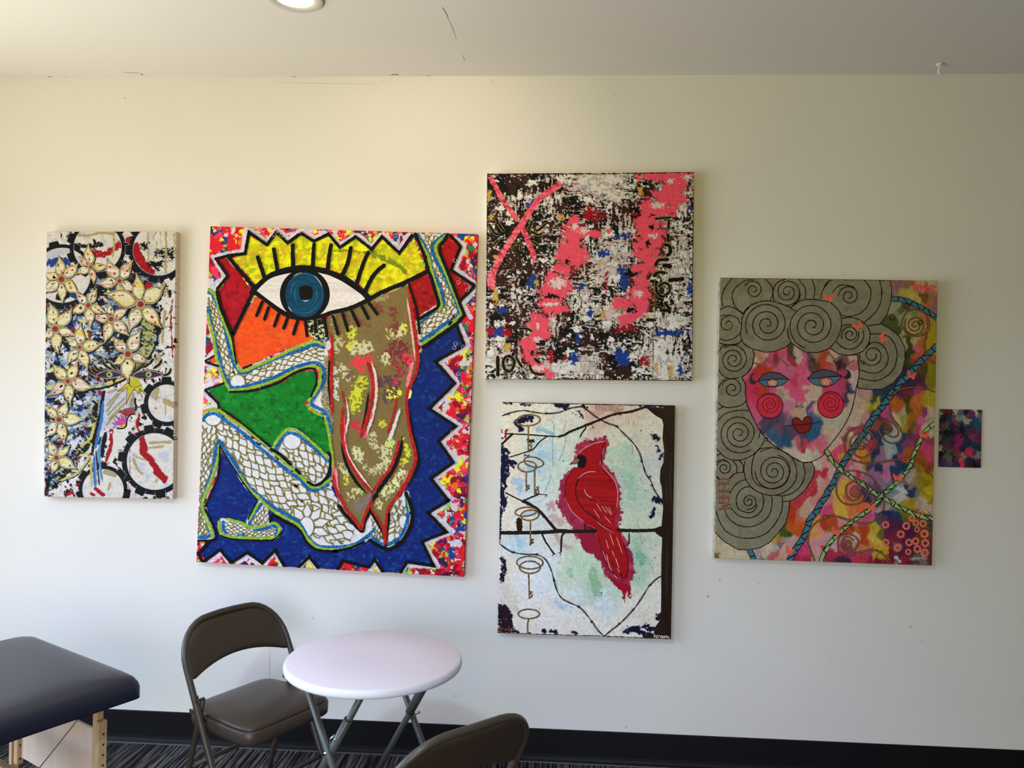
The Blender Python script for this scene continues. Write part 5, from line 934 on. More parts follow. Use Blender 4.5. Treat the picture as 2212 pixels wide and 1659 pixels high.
    for P, w, c in (('m1305,490 1180,510 1060,570 1000,630', 1.4, (200, 165, 160)), ('m1305,490 1270,570 1250,760', 1.8, K), ('m1285,560 1260,660 1240,760', 1.2, (205, 160, 155)), ('m1260,770 1340,850 1410,940 1445,1070 1430,1250', 1.6, (205, 150, 150)), ('m1250,780 1330,870 1370,960', 1.4, K), ('m980,780 880,880 845,1000 860,1130', 1.8, (70, 15, 20)), ('m1200,830 1090,840 1010,900 970,980', 1.6, (190, 150, 155)), ('m1090,850 1000,920 965,1030 990,1160 1070,1270 1190,1360 n1260,60 1400,160', 2.4, (50, 20, 24)),
                    ('m1065,1030 1090,1090 1150,1130', 1.2, (215, 185, 180)), ('m1110,1140 1220,1170 1360,1145', 1.4, (60, 20, 25)), ('m1110,1140 1220,1168 1360,1143', .7, (215, 180, 175)), ('m1200,1190 1260,1285', 1, (220, 180, 175)), ('m1260,1220 1320,1300', 1, (220, 180, 175)), ('m1300,1220 1370,1325', 1, (220, 180, 175)), ('m1340,1230 1380,1320', 1, (220, 180, 175)), ('m1170,1260 1240,1360', 1, (220, 180, 175)), ('m1290,1330 1370,1422', 1, (220, 180, 175)), ('m870,1180 930,1290 1060,1400', 1.2, (205, 160, 160)),
                    ('n1210,30 1300,100 1400,160', 1.2, (215, 175, 170)), ('n1350,160 1400,300', 1.2, (215, 180, 170)), ('n1310,230 1340,340', 1.2, (215, 180, 170)), ('n1430,200 1500,400', 1.1, (215, 180, 170)), ('n1380,360 1410,430', 1.1, (215, 180, 170)), ('n1420,440 1460,560', 1.2, (215, 180, 170)), ('n1320,400 1360,560 1440,680', 1.6, (215, 165, 160)), ('n1500,250 1560,450 1560,600 1520,690', 2, (50, 15, 20)), ('n1440,560 1490,640', 1.1, (215, 180, 170)), ('n1470,590 1500,680', 2.4, (40, 15, 18)), ('n1340,560 1440,660', 2, (40, 15, 18)), ('n1220,170 1270,380 1330,560', 1.4, (60, 20, 25)), ('n1410,560 1380,460', 1.4, (60, 20, 25)), ('n1270,360 1320,480', 1, (215, 170, 160))):
        A.line('bird_marking', pts(P), w, c, taper=.12, up=False, jit=.3)
    A.up()
    # trunk, branches
    A.poly('tree_trunk', pts('m1740,95 1960,110 1945,90 2095,88 2090,700 2080,1422 n2078,0 2076,400 2055,1376 1700,1360 1800,1330 1860,1300 1870,1240 1920,1170 1900,1100 1940,1060 1945,500 1950,190 m1945,1422 1960,1250 1950,1100 1940,1000 1920,900 1930,800 1960,730 1970,600 1950,450 1960,300 1945,240 1860,190 1790,130'), TRK, curve=False, c2=(46, 36, 28))
    for P, w, c in (('m2060,600 2040,900 2060,1300', 3, (55, 44, 34)), ('m1990,950 2010,1200', 4, (52, 42, 32)), ('n2010,200 2000,900', 5, (48, 38, 30)), ('m1930,830 1925,940 1960,1040', 1.2, (110, 85, 60)), ('n1945,300 1940,800', 1.2, (120, 95, 65))): A.line('tree_trunk', pts(P), w, c, taper=.3, up=False)
    A.up()
    A.line('branch', pts('n100,155 300,155 600,150 760,140 1000,140 1200,135'), 8, TRK, jit=.15); A.line('branch', pts('n1440,125 1600,132 1800,130 1960,125'), 7.5, TRK, jit=.15)
    A.poly('branch', pts('n1860,110 1960,70 1960,220 1880,165'), TRK); A.poly('branch', pts('n700,150 760,110 880,115 800,160'), TRK)
    for P, w in (('m1760,100 1600,150 1400,185 1250,240 1100,300 900,380 830,420 770,435', 4.2), ('m770,435 600,425 400,410 170,400', 2.4), ('m250,400 180,470 120,525', 4), ('m640,430 560,490 480,580 400,610 220,665', 2.2), ('m1070,300 1080,340 1040,390 1015,440', 2.6), ('m170,1070 250,1110 360,1165', 2.4), ('m360,1165 440,1130 550,1085', 2.8), ('m550,1085 600,1090 640,1095', 1.6), ('m550,1085 540,1030 520,1000', 1.6), ('m640,1095 620,1115', 1.2), ('m540,1020 550,990', 1.2), ('m360,1165 440,1200 530,1260 620,1350 680,1422 n740,120', 5.5), ('n320,0 330,150', 10), ('n580,160 620,250 680,340 720,400', 3), ('n840,160 810,190 800,300 800,370', 3.4), ('n800,370 770,390', 1.2), ('n800,370 790,415', 1.2), ('n715,390 700,420', 1.2), ('n710,380 740,400', 1.2), ('n1575,160 1575,280', 2.4), ('n1575,280 1550,300', 1), ('n1070,60 1080,120', 3), ('n1110,90 1190,125', 2.4)):
        A.line('branch', pts(P), w*1.25, TRK, jit=.2)
    # keys
    GD = (120, 98, 62)
    keys = [([fell('m', 430, 250, 135, 62, 26, -5)], 'm430,315 428,590', 'm435,500 462,500 462,520 440,530 465,545 462,575 435,585'),
            ([fell('m', 415, 772, 105, 62, 26), fell('m', 490, 722, 112, 55, 26, 12)], 'm405,838 405,1050', 'm410,985 440,990 415,1005 440,1020 410,1040'), ([], 'm500,770 500,1100', 'm505,1030 530,1035 508,1055 530,1075 505,1090'),
            ([fell('m', 400, 1285, 122, 50, 26, -5), fell('m', 445, 1325, 102, 58, 26, -5)], 'm447,1385 452,1422 n450,300', 'n455,230 485,235 460,255 485,270 455,280'),
            ([fell('n', 445, 495, 150, 72, 28, 2), fell('n', 445, 548, 118, 70, 28)], 'n430,620 438,910', 'n440,825 468,830 445,850 470,865 468,885 440,890'), ([fell('n', 432, 1082, 122, 54, 26)], 'n432,1140 418,1200 418,1305', 'n420,1295 455,1300')]
    for j, (rings, st, bit) in enumerate(keys):
        nm = 'key#%d' % j
        for R in rings: A.line(nm, R, 3.5, GD, closed=True, jit=.2, c2=(85, 66, 38), c2p=.3)
        A.line(nm, pts(st), 3.3, GD, jit=.15, c2=(85, 66, 38), c2p=.3); A.line(nm, pts(bit), 2.8, (95, 76, 44), curve=False)
    # barbed wire: two twisted strands with knots
    wires = ['m130,200 230,165 370,140 500,160 640,175 780,160 900,115 1030,95', 'm1050,95 1140,170 1240,240 1330,285 1430,320 1510,400 1620,510 1690,620 1720,720 1760,850 1820,940 1860,1040 1920,1130',
             'n100,280 180,340 260,380 400,400 540,410 630,470 690,590 720,700 760,830 830,920 1000,1000 1090,1090 1160,1180 1220,1270 1290,1335', 'n1295,1335 1380,1265 1470,1195 1620,1040 1720,900 1800,770 1880,690 1945,650']
    for i_, P in enumerate(wires):
        L = catmull(pts(P), 3); n = len(L); T = np.gradient(L, axis=0); N = np.stack([-T[:, 1], T[:, 0]], 1)/np.maximum(np.linalg.norm(T, axis=1), 1e-9)[:, None]
        for ph in (0, math.pi): A.line('barbed_wire#%d' % i_, L+N*(1.1*np.sin(np.arange(n)*.22+ph))[:, None], 1.6, (38, 36, 38), curve=False, up=False, jit=.3)
        A.up()
    for x, y in ((1060+205/5.267, 860+178/5.267), (1060+630/5.267, 860+172/5.267), (1060+1435/5.267, 860+320/5.267), (1060+1715/5.267, 860+712/5.267), (1060+1810/5.267, 860+890/5.267), (1060+1830/5.267, 860+985/5.267), (1060+255/5.267, 1120+375/5.267), (1060+525/5.267, 1120+400/5.267), (1060+720/5.267, 1120+700/5.267), (1060+1000/5.267, 1120+1000/5.267), (1060+1150/5.267, 1120+1175/5.267), (1060+1465/5.267, 1120+1195/5.267), (1060+1622/5.267, 1120+1035/5.267), (1060+1815/5.267, 1120+755/5.267)):
        for a in (.6, 1.9, 2.8): A.line('barb', [(x-4.5*math.cos(a), y-4.5*math.sin(a)), (x+4.5*math.cos(a), y+4.5*math.sin(a))], 1.5, (30, 28, 30), up=False, taper=.3, step=2)
    A.up()
    for P in ('m690,240 720,330 700,500 710,780', 'm860,250 830,380 850,500 780,700', 'm1625,250 1620,310', 'm1600,440 1610,640', 'm690,870 620,1060', 'n1660,0 1720,280', 'n1810,500 1860,620', 'm1700,900 1720,980'): A.line('pencil_line', pts(P), .7, (95, 100, 110), up=False)
    A.up()
    sign(A, 1413.5, 1378, 10.5, (215, 215, 205), 1.1, .03, .44)
    A.finish()

# ---------------------------------------------------------------- painting: face with grey curls
def paint_face():
    A = Art('canvas_painting', 'canvas painting of a pink face with big grey spiral curls and orange butterflies', 1.1672, 1.5525, .9266, 1.231, -.0027,
            [(1553.8, 599.7), (2027.3, 606.5), (2011, 1222), (1546.5, 1205.3)], (1.9, 1.92, 2.05), (150, 148, 130), tile=1.25)
    K = (28, 16, 18)
    S = []
    def sd(fr, s, w=1):
        F = FR[fr]
        for t in s.split():
            xy, h = t.split(':'); x, y = xy.split(','); c = np.array(hexc(h), float); g = c.mean(); c = (c*.88+g*.12)*(1.07, 1.0, .90); S.append((F[0]+float(x)/F[2], F[1]+float(y)/F[2], tuple(c), w))
    sd('r', '1000,160:6b4a4c 960,240:74505a 1100,180:6b4d3c 1060,270:7a7a3a 1180,300:848040 1330,130:8a7a66 1500,150:8f8166 1450,200:6a5a40 1020,420:6d7360 1100,500:3c4a30 1040,560:5e6650 1000,650:3a4226 1120,640:6f7453 1200,560:5c6440 1250,400:85803c 1350,340:5a3a22 1450,420:7a5232 1530,440:6a4a50 1380,560:8a5030 1450,700:865020 1530,720:7a6a20 1520,850:75701e 1150,750:84875c 1280,700:807b44 1400,800:7f5a24 1050,800:33401f 1100,950:747a58 1200,930:828058 1180,960:2c3418 1190,1100:223420 1160,1200:243a20 1280,1050:94406a 1300,1150:8a4422 1400,1000:8c4a20 1500,950:807018 1450,1150:7f4520 1350,1330:3a3a18 1250,1220:6a3032 1480,1330:6a6416 1480,1500:5f5e14 1300,1450:3c2238 1200,1560:2c2040 1000,1500:252a44 1100,1400:28223e 1350,1600:55203a 560,1640:85707a')
    sd('t', '530,40:7a6a6c 700,60:25304a 800,130:1f3048 650,200:28382e 640,260:746f20 700,250:857f2a 500,250:8a7a68 590,230:8d8230 560,400:8a6a70 700,330:3a3c1c 1060,80:4a1c38 1250,40:7e2a50 1150,130:5a2230 1000,200:8a4a1c 1060,300:87481e 1150,180:3a3012 1300,180:8d5020 1400,120:7d761e 1480,180:7c771c 1160,300:3e3a14 1250,300:844a20 1110,330:7d7868 1380,300:6a2c52 1480,300:8a7a70 850,330:8a3466 800,420:4d2830 900,450:8a3a66 1000,430:8d8a74 1100,450:757432 1200,420:7a4818 1330,480:984070 1450,420:7c7468 1250,540:5a4418 1150,560:7c6418 1000,560:8d8d84 930,560:7a7c80 1000,620:6f7c86 860,520:4a3828 1120,650:1c3458 1200,620:452c38 1300,600:7a3458 1380,560:8a8070 780,620:1f3050 850,700:667e8a 900,800:6d8088 980,870:627880 1060,820:1e3354 760,750:21304c 700,880:22284a 870,880:6f8088 800,900:6b4c70 900,1000:765474 720,1000:5f4a68 860,1100:7c5878 1000,950:1c2e52 1080,1050:1a2c50 950,1150:1c2e4c 1150,950:7a4020 1080,950:842f48 1180,800:6a2a50 1250,750:5c2a48 1400,850:8c2c50 1450,950:93304e 1400,750:6a2e48 1450,1030:6a3430 1350,1050:7a3a10 1250,1150:6a5014 1400,1130:74310f 1350,1250:7a7014 1450,1250:7d7718 1250,1300:6d6634 1180,1260:7a7470 780,1130:1f2744 840,1180:8c5078 750,1250:704c78 850,1300:4a5e6c 700,1200:6a4a78 1050,1290:5e4e60 1130,1360:183040 1250,1450:1a3050 1200,1330:6a5c60 1350,1400:6c6a1c 1450,1400:8a7c14 1060,1440:94928a 1000,1400:5e7480 1100,1500:8a877c 950,1480:5a6a74 1200,1560:7f6c18 1350,1580:8c8078 1450,1600:6a6318 620,1200:7a5078 600,1080:80603c 500,1100:95708a 560,1130:9a7c30 430,1050:9a6a70 350,1050:8c4a68 550,950:90581c 500,920:a06428 640,900:232846 640,1050:2a2c52 600,850:8a2c44 680,820:8c2438 450,820:7c6a30 330,820:94701c 350,700:7a6a68 320,680:6a3640 450,600:8a3050 400,700:a08a80 550,740:6a7c88 650,700:2a2a48 600,600:704438 700,480:5c3838 700,560:6b3a38 250,830:9a3454 150,830:a03458 100,930:982f50 200,950:9c3a58 280,900:9c7028 230,720:98807c 150,700:90807c 300,560:8a8078 400,430:8c827c 500,330:90867c 350,1200:9d7480 400,1150:a0647e 450,1200:942048 250,1250:9a6458 200,1300:947068 500,1250:8e4c78 280,1380:a0802c 380,1380:a85058 430,1430:ad3450 470,1350:7c3a5c 520,1400:34284c 560,1500:2c2848 640,1350:503858 640,1450:443850 480,1500:a05030 350,1500:9c5040 200,1500:a08424 250,1600:a5872a 150,1600:a0783c 450,1580:a2642a 560,1600:b05428 650,1600:9c4c24 60,1560:985c64 780,1620:70606c 900,1620:7c6c70 720,1560:28304e 20,1200:942238 50,1050:98787a 100,1150:987c7c 40,1300:94686c')
    sd('u', '1850,50:8e2a38 1750,200:8a2434 1600,350:8c2a38 1500,430:8a2c34 1950,100:94807a 1450,600:8c2a18 1480,750:96340c 1560,800:9a4410 1430,880:8c4a1c 1350,850:4c3a1c 1650,550:92786c 1720,480:97807a 1800,430:946a68 1600,650:98503c 1550,1000:9a3c14 1350,900:28401c 1300,920:30461c 1260,1000:7c6a20 1190,1040:8a7a28 1300,1050:7a6c74 1400,1020:94767c 1450,1100:8e7074 1250,1130:8a3a58 1200,1200:4a5470 1150,1230:8c8480 1300,1250:8c7c78 1000,1280:8f8a80 850,1330:7e7478 950,1370:5a6070 1150,1340:8c4450 1250,1380:94706c 400,1200:92907e 300,1250:8f8b78 200,1200:8a8672 180,1050:888470 150,1350:5c4a28 250,1330:908b76 500,1330:93907f 600,1320:918e7c 700,1330:8f8a76 1050,1200:8f8b80 1950,1050:9a6c78 1850,1150:986a7c 1900,950:a26a5a 1800,980:a1763c 1650,1150:903058 1620,1290:92285c 1700,1290:a02a5c 1780,1220:9a6c78 1600,1380:8a2038 1750,1380:8a1c30 1900,1380:94727a 1980,800:8c2a20 1950,600:963c5c 1850,700:a0703c 2000,450:a2702c 1900,560:9a3c54')
    sd('v', '50,600:963060 60,500:9c5068 250,400:a08428 300,600:a08a2c 200,500:a08028 450,500:a05a30 600,500:a84c24 580,700:9c5468 700,700:8c3c5c 820,680:94407a 500,650:a06034 300,720:986a68 100,780:90381c 60,850:7c5818 350,850:8c3420 480,830:7c2e1c 560,900:8c4c20 700,900:8c301c 650,1000:8c2c18 700,1080:90301c 820,850:8c8020 900,930:92842c 850,1050:9c8c3c 950,1150:9c8c38 1030,1250:96801c 900,1300:94801c 1000,1000:5c5018 980,940:4a4c1c 760,1120:96702c 60,1000:8c7480 180,1150:957a88 500,1050:9a7c78 550,1200:92686c 350,1220:a03068 650,1200:94583c 120,1280:8a2040 300,1340:8c2040 500,1290:8e2450 750,1330:902c50 150,1330:802038 100,1420:70203c 300,1440:30203c 600,1420:90283c 800,1420:6c1c34 950,1400:60182c 1100,1300:5c1428 1120,1150:5a1a34 1200,1050:5c1c34 1100,950:4a1c3c 1150,800:401c3c 1300,850:3c1838 1050,700:16264c 1150,680:162c54 1250,720:16284c 1000,800:4a2844 850,600:7c6470 1000,620:80707a 1150,600:6c6470 1150,610:1c3058 900,740:3c3858 1200,400:74727c 1050,560:7a6c74 1300,500:74702c 1400,470:7a6c18 1250,420:948f84 1450,400:7a6a18 1500,320:162c50 1600,380:5c5c58 1450,250:182c50 1700,400:8c7810 1750,500:7c7010 1600,480:7c7468 1720,560:8a8068 1800,600:847c70 1700,300:6e6414 1750,150:66600f 1650,100:645c0f 1300,700:4c4c14 1400,680:5c5814 1500,800:4c4810 1600,850:4c3a18 1700,900:50381c 1450,950:3c1838 1500,1050:401838 1350,1100:4c1830 1500,1200:3a1838 1300,1250:401c30 1650,1050:4c301c 1750,1150:4c2428 1300,1320:3a1c30 1500,1340:44202c 1200,1380:501c30 1250,1430:6c6468 1350,1450:701830 1550,1430:504848 1700,1450:5c4c50 1780,1350:44282c 1800,800:3c3030 1100,1450:6c1a30 1200,1150:5c5860')
    sd('q', '700,1150:8a5c58 720,1130:8f7068 850,1150:92385a 1000,1150:983c60 1050,1080:9c3c60 900,1180:6c2434 640,1280:90807c 780,1250:943a5c 680,1370:8c2428 760,1370:86301c 900,1330:9c3c64 1050,1300:94466c 1100,1400:8a4c6c 1160,1350:a03c64 1150,1100:3c302c 1180,1250:782438 1210,1500:942c48 1230,1150:90807c 1300,1300:9c4068 1340,1180:98406c 1300,1450:a04068 1400,1180:4c3c3c 1480,1200:2c2a28 1430,1300:4c3438 1550,1280:54302c 1620,1150:8c3820 1500,1150:706058 1620,1250:94301c 560,1500:902444 600,1600:9a2048 700,1600:962444 780,1620:84301c 900,1620:98466c 1000,1610:9a7074 1100,1600:9c3c64 1200,1620:a03c64 1450,1600:928478 1380,1620:988078 520,1420:8c5068')
    sd('s', '560,50:982444 700,50:941e30 620,180:982848 580,300:98385c 650,400:9a3c60 700,450:94406a 900,50:98406c 1000,60:7c6c68 1050,150:7c706c 1100,100:88807c 1200,100:a03c68 1300,60:a03c68 1400,130:928478 1330,300:8c7c70 1200,330:8a786c 1280,390:8a7a74 1450,350:98507c 1500,300:94807c 1120,280:98587c 1100,380:8c4870 1060,250:8c5c78 1150,450:5a4864 800,500:3c3450 900,480:3a3048 1000,440:403450 1080,400:443c58 850,600:34304c 960,600:54384c 1000,680:1e3c5c 1080,760:1e4060 950,720:244464 900,640:284868 1200,650:443450 1300,700:403050 1440,680:24446c 1500,600:1f4a6c 1530,500:24486c 1380,300:22446c 1450,400:244a70 1600,550:8c8074 1600,650:928878 1250,800:8c4050 1300,850:84303c 1400,780:8c3038 1500,800:9c4c60 1440,850:a04464 1550,830:9c4c64 1200,830:8f808c 1150,850:8c7c80 1100,870:908c84 1350,960:909488 1480,920:8f8a84 1250,960:92908a 1620,700:8a7a6c 1580,750:94506c 880,800:8a8880 1600,450:8c8078 1550,200:94807c 1450,50:90847c')
    sd('t', '60,500:86867a 200,450:84877c 330,380:88847c 100,600:8a827c 180,130:942c54 300,90:282e48 280,40:8a3058 80,20:942c54 380,130:8a807c 380,250:868078 30,700:8c7878 80,740:90807c')
    sd('r', '60,1250:8c2c24 100,1200:8a7470 200,1170:8f7c78 180,1250:3c2028 230,1300:2a1c28 300,1250:5c4440 300,1350:402430 380,1200:927c78 420,1400:907c80 400,1500:90808a 330,1600:2a2c48 200,1550:90305c 280,1480:88304c 100,1620:98345c 120,1300:7c4c48 420,1300:8c4c5c')
    A.seeds(S, 8, 24, 7, 1.5)
    A.C *= (1+.10*fbm(A.X, A.Y, 3, 11, 71, 3))[..., None]
    A.stroke(pts('v1270,210 1380,280 1300,330 1230,370'), 5, (150, 148, 138), 4, seed=3, holes=.2, hs=4); A.stroke(pts('v1220,1390 1280,1450'), 2.5, (150, 148, 140), 3); A.stroke(pts('v1450,1400 1750,1390'), 2, (130, 125, 120), 3, holes=.4)
    A.specks(60, [(175, 95, 85), (170, 85, 80)], .4, 1.0, (1730, 1045, 1775, 1085), 8)
    HR = (101, 96, 76)
    hair = pts('q130,62 r915,97 940,250 920,430 860,600 780,705 900,770 1040,880 1120,1040 1122,1200 1080,1380 960,1530 800,1620 620,1625 460,1600 485,1400 480,1250 460,1140 340,1150 200,1130 80,1050 0,1080 q1500,1112 1350,1102 1240,1050 1140,970 1050,1040 900,1095 780,1105 610,1060 628,1150 600,1300 530,1400 465,1452 512,1560 508,1659 s510,80 530,220 580,340 650,480 720,600 800,700 900,790 1040,880 1150,950 1300,1030 1430,1030 1470,1110 1440,1250 1330,1420 1200,1530 1115,1560 u1392,440 1380,620 1330,800 1200,970 1050,1130 900,1210 700,1252 520,1240 300,1110 110,930')
    A.fill(hair, HR, .2, seed=9, c2=[(90, 84, 64), (112, 108, 88)], c2s=26, c2t=.05, c2a=.5)
    A.line('hair_outline', hair, 1.9, K, curve=False, closed=True, jit=.3)
    sp = [('q', 805, 712, 24, 305, 2.85, 100, -1), ('q', 1432, 735, 24, 330, 2.95, 90, -1), ('q', 612, 235, 22, 135, 1.7, 100, -1), ('q', 1085, 262, 22, 190, 2.3, 0, 1), ('q', 262, 715, 26, 115, 1.25, 180, 1), ('q', 340, 1205, 24, 205, 2.6, 90, -1), ('q', 330, 1610, 24, 150, 1.7, 90, -1),
          ('s', 428, 632, 24, 275, 3.1, 90, -1), ('s', 228, 1105, 20, 110, 1.7, 90, -1), ('s', 905, 1155, 20, 255, 3.0, 180, 1), ('u', 705, 435, 24, 135, 1.8, 180, 1), ('r', 345, 320, 24, 150, 1.75, 90, -1), ('r', 360, 860, 24, 125, 1.75, 60, -1), ('r', 668, 1150, 45, 150, 1.5, 330, 1)]
    for a in sp: A.line('hair_curl', spiral(*a), 2.1, K, jit=.35, up=False, step=2.5)
    A.up()
    rings = ['q450,760 440,880 490,990 610,1060', 'q450,760 455,640 500,540 560,470', 'q1130,480 1250,390 1420,365 1600,390 1659,405', 'q460,580 560,460 740,390 900,400 1080,460 1190,530', 'q1090,760 1100,880 1140,970', 'r90,410 200,520 240,640 230,790 170,930 80,1050', 'q320,62 220,200 175,330 190,460', 'q150,510 250,465 350,490 460,565', 'q610,90 480,110 340,230 320,350 370,480 470,560', 'q780,85 870,190 880,290 850,380', 'q1050,85 930,140 885,260 900,390', 'q1240,85 1330,210 1330,360', 'q1420,85 1465,210 1450,350', 'q1659,110 1570,250 1545,360', 'q1265,290 1230,400 1130,480', 'q150,600 260,585 380,620 430,700', 'q440,830 350,910 240,940 150,915', 'q130,970 250,1000 400,985 460,930', 'q410,990 340,1000', 'q150,1090 180,1030 260,1000', 'q140,1350 200,1430 300,1470 420,1455', 'q140,1600 180,1520 260,1460',
             's130,200 220,270 340,270 460,240 520,180', 's130,310 210,260', 's130,460 220,370 350,325 480,310 570,325', 's700,700 720,600', 's120,840 230,950 350,995 480,990 640,910 750,780 785,690', 's120,930 180,910', 's110,1030 200,990 280,1020', 's350,1005 395,1080 400,1180', 's440,1005 490,1080 490,1160', 's110,1215 170,1255', 's300,1250 380,1180 490,1165', 's720,840 640,930 605,1100 620,1240 700,1340 880,1388 1050,1320 1130,1150 1080,1000 960,930', 's510,1010 500,1150 540,1290 640,1400 760,1460 900,1480 1050,1440 1180,1320 1225,1150 1160,970 1060,890 900,830 720,840', 's1310,1040 1335,1180 1290,1330 1180,1440 1050,1485 950,1480', 's720,880 860,830', 's780,690 830,700', 's790,735 840,735', 's1030,1570 1120,1560',
             'u380,300 450,180 540,100 650,65', 'u740,185 620,200 520,300 490,430 530,560 640,612 740,618 820,560 842,470', 'u930,310 955,420 930,560 850,660 700,712 550,680 450,600 400,540', 'u1080,345 1100,440 1060,640 950,770 780,850 600,855 450,790 350,700 300,580', 'u1265,345 1270,550 1200,730 1060,920 900,1020 700,1055 500,1030 330,940 220,790 170,650 130,560', 'u130,10 200,60', 'u370,50 430,0',
             'r0,200 40,130 110,90', 'r110,270 200,180 300,165 420,200', 'r550,95 630,190 650,290 610,440 500,560 340,605 240,585', 'r770,95 800,250 780,420 700,560 560,685', 'r250,630 400,622 530,680 620,780 635,880 600,1020 500,1110 340,1150', 'r240,740 330,720 400,735', 'r540,800 545,900 480,1010 380,1062 260,1040 160,950', 'r600,740 780,710', 'r640,855 780,850 920,910 1000,1060 1005,1200 950,1350 830,1460 680,1502 490,1465', 'r600,1010 700,965 820,1020 885,1160 860,1290 760,1380 640,1392 490,1350', 'r490,1130 500,1220 560,1280', 'r480,820 470,920 400,975', 'r635,970 580,1040']
    A.lines('hair_curl', rings, 2.1, K, jit=.35)
    # ribbons: teal and green, dark rims and cross strokes
    def ribbon(nm, P, w, c, gap, lc):
        L = catmull(pts(P), 2.0); A.line(nm, L, w+3.2, K, curve=False, jit=.06); A.line(nm, L, w, c, curve=False, jit=.05)
        T = np.gradient(L, axis=0); N = np.stack([-T[:, 1], T[:, 0]], 1)/np.maximum(np.linalg.norm(T, axis=1), 1e-9)[:, None]; n = len(L); k = 0; i = 4
        while i+gap < n:
            a, b = (i, i+gap) if k % 2 else (i+int(gap*.3), i+int(gap*.5)); s_ = 1 if k % 2 else -1
            for q, wd, cc in ((0, 2.2, K), (0, 1.0, lc)): A.line(nm, [L[a]-s_*N[a]*w*.47, L[min(b, n-1)]+s_*N[min(b, n-1)]*w*.47], wd, cc, curve=False, up=False)
            i += gap; k += 1
        A.up()
    TE, GN = (52, 90, 100), (112, 142, 84)
    ribbon('teal_ribbon#0', 'r1560,1010 1480,1100 1360,1210 1260,1320 1150,1440 1050,1540 970,1659 t950,60 870,180 750,330 640,470 560,620 480,730 390,860 300,990 220,1120 150,1280 60,1420 u2020,330 1920,470 1850,600 1740,740 1690,900 1620,1060 1530,1190 1450,1320 1390,1440', 11, TE, 7, (130, 140, 125))
    ribbon('teal_ribbon#1', 'r945,365 1080,370 1220,420 1350,490 1450,550 1575,640', 9, TE, 7, (130, 140, 125)); ribbon('teal_ribbon#2', 'u725,1255 760,1330 800,1420', 9, TE, 7, (130, 140, 125))
    ribbon('green_ribbon#0', 't35,870 110,1000 220,1120 330,1200 450,1280 560,1350 680,1440 800,1510 950,1590 v1180,490 1400,590 1600,680 1840,735', 7, GN, 7, K)
    ribbon('green_ribbon#1', 't1520,500 1400,600 1320,740 1240,920 1190,1070 1110,1180 1000,1300 900,1390 800,1480 v830,520 650,660 480,780 300,930 170,1060 70,1180 0,1330', 7, GN, 7, K); ribbon('green_ribbon#2', 'u2060,1200 1970,1320 1925,1450', 7, GN, 7, K)
    face = pts('q610,1060 628,1150 600,1300 530,1400 465,1452 512,1560 508,1659 s510,80 530,220 580,340 650,480 720,600 800,700 900,790 1040,880 1150,950 1300,1030 1380,1030 1500,990 1600,920 t0,890 100,770 200,640 320,450 380,310 430,100 445,0 r470,1500 485,1350 460,1140')
    A.line('face_outline', face, 2.0, K, curve=True, jit=.2)
    # cheeks, eyes, lips, brows, nose
    for fr, cx, cy, rx, ry, a in (('s', 850, 252, 178, 172, 40), ('t', 90, 240, 178, 182, 10)):
        n = 'cheek#'+fr; A.poly(n, fell(fr, cx, cy, rx, ry, 28), (166, 40, 56), c2=(158, 38, 50)); A.line(n, fell(fr, cx, cy, rx, ry, 28), 1.8, K, closed=True)
        A.line(n, spiral(fr, cx, cy-20, 18, 145, 2.5, a, -1), 1.2, K)
    for j, (F0, lidP, white, iris) in enumerate((('q', 'q675,1505 760,1410 860,1378 980,1395 1110,1480 960,1475 800,1485', 'q675,1505 800,1485 960,1475 1110,1480 1020,1560 900,1590 780,1575', ('q', 885, 1530, 78, 52)), ('q', 'q1365,1472 1450,1385 1560,1345 1640,1350 r100,1365 250,1440 100,1440 q1560,1462', 'q1365,1472 1560,1462 r0,1450 250,1440 120,1560 30,1580 q1600,1590 1450,1550', ('r', 25, 1515, 92, 62)))):
        n = 'painted_eye#%d' % j; A.poly(n, pts(white), (60, 92, 100), curve=False); fr, cx, cy, rx, ry = iris
        A.poly(n, fell(fr, cx, cy, rx, ry, 20), (158, 80, 84)); A.line(n, fell(fr, cx, cy, rx, ry, 20), 1.4, K, closed=True)
        for a in range(5):
            t = math.radians(a*72-90); F = FR[fr]; px_, py_ = F[0]+cx/F[2], F[1]+cy/F[2]
            A.poly(n, ell(px_+5.4*math.cos(t), py_+4.0*math.sin(t), 3.4, 1.7, 10, math.degrees(t)), (140, 150, 90), up=False)
        A.up(); A.poly(n, ell(px_, py_, 1.3, 1.3, 8), (150, 130, 50))
        A.poly(n, pts(lidP), (62, 62, 74)); A.line(n, pts(lidP), 1.8, K, closed=True, curve=False); A.line(n, pts(white), 1.6, K, closed=True, curve=False)
    A.poly('eyelash', pts('q640,1385 590,1410 565,1470 580,1540 640,1550 670,1510 620,1490 600,1440'), (45, 40, 36), curve=True); A.poly('eyelash', pts('r310,1340 360,1380 370,1450 320,1480 265,1450 300,1430 325,1400'), (38, 34, 32), curve=True)
    for i_, P in enumerate(('q620,1245 740,1305 795,1190 930,1305 980,1185 1105,1300', 'q1355,1255 1405,1150 1515,1225 1659,1110 r60,1105 140,1205 280,1165 300,1265 415,1225')):
        A.line('eyebrow#%d' % i_, pts(P), 3.2, K, curve=False); A.line('eyebrow#%d' % i_, pts(P), 1.5, (132, 100, 66), curve=False)
    A.poly('lips', pts('s1155,490 1165,440 1210,412 1250,425 1290,470 1330,410 1390,400 1425,440 1425,500 1390,590 1300,630 1220,600'), (100, 30, 28), curve=True); A.line('lips', pts('s1155,490 1165,440 1210,412 1250,425 1290,470 1330,410 1390,400 1425,440 1425,500 1390,590 1300,630 1220,600'), 1.8, K, closed=True)
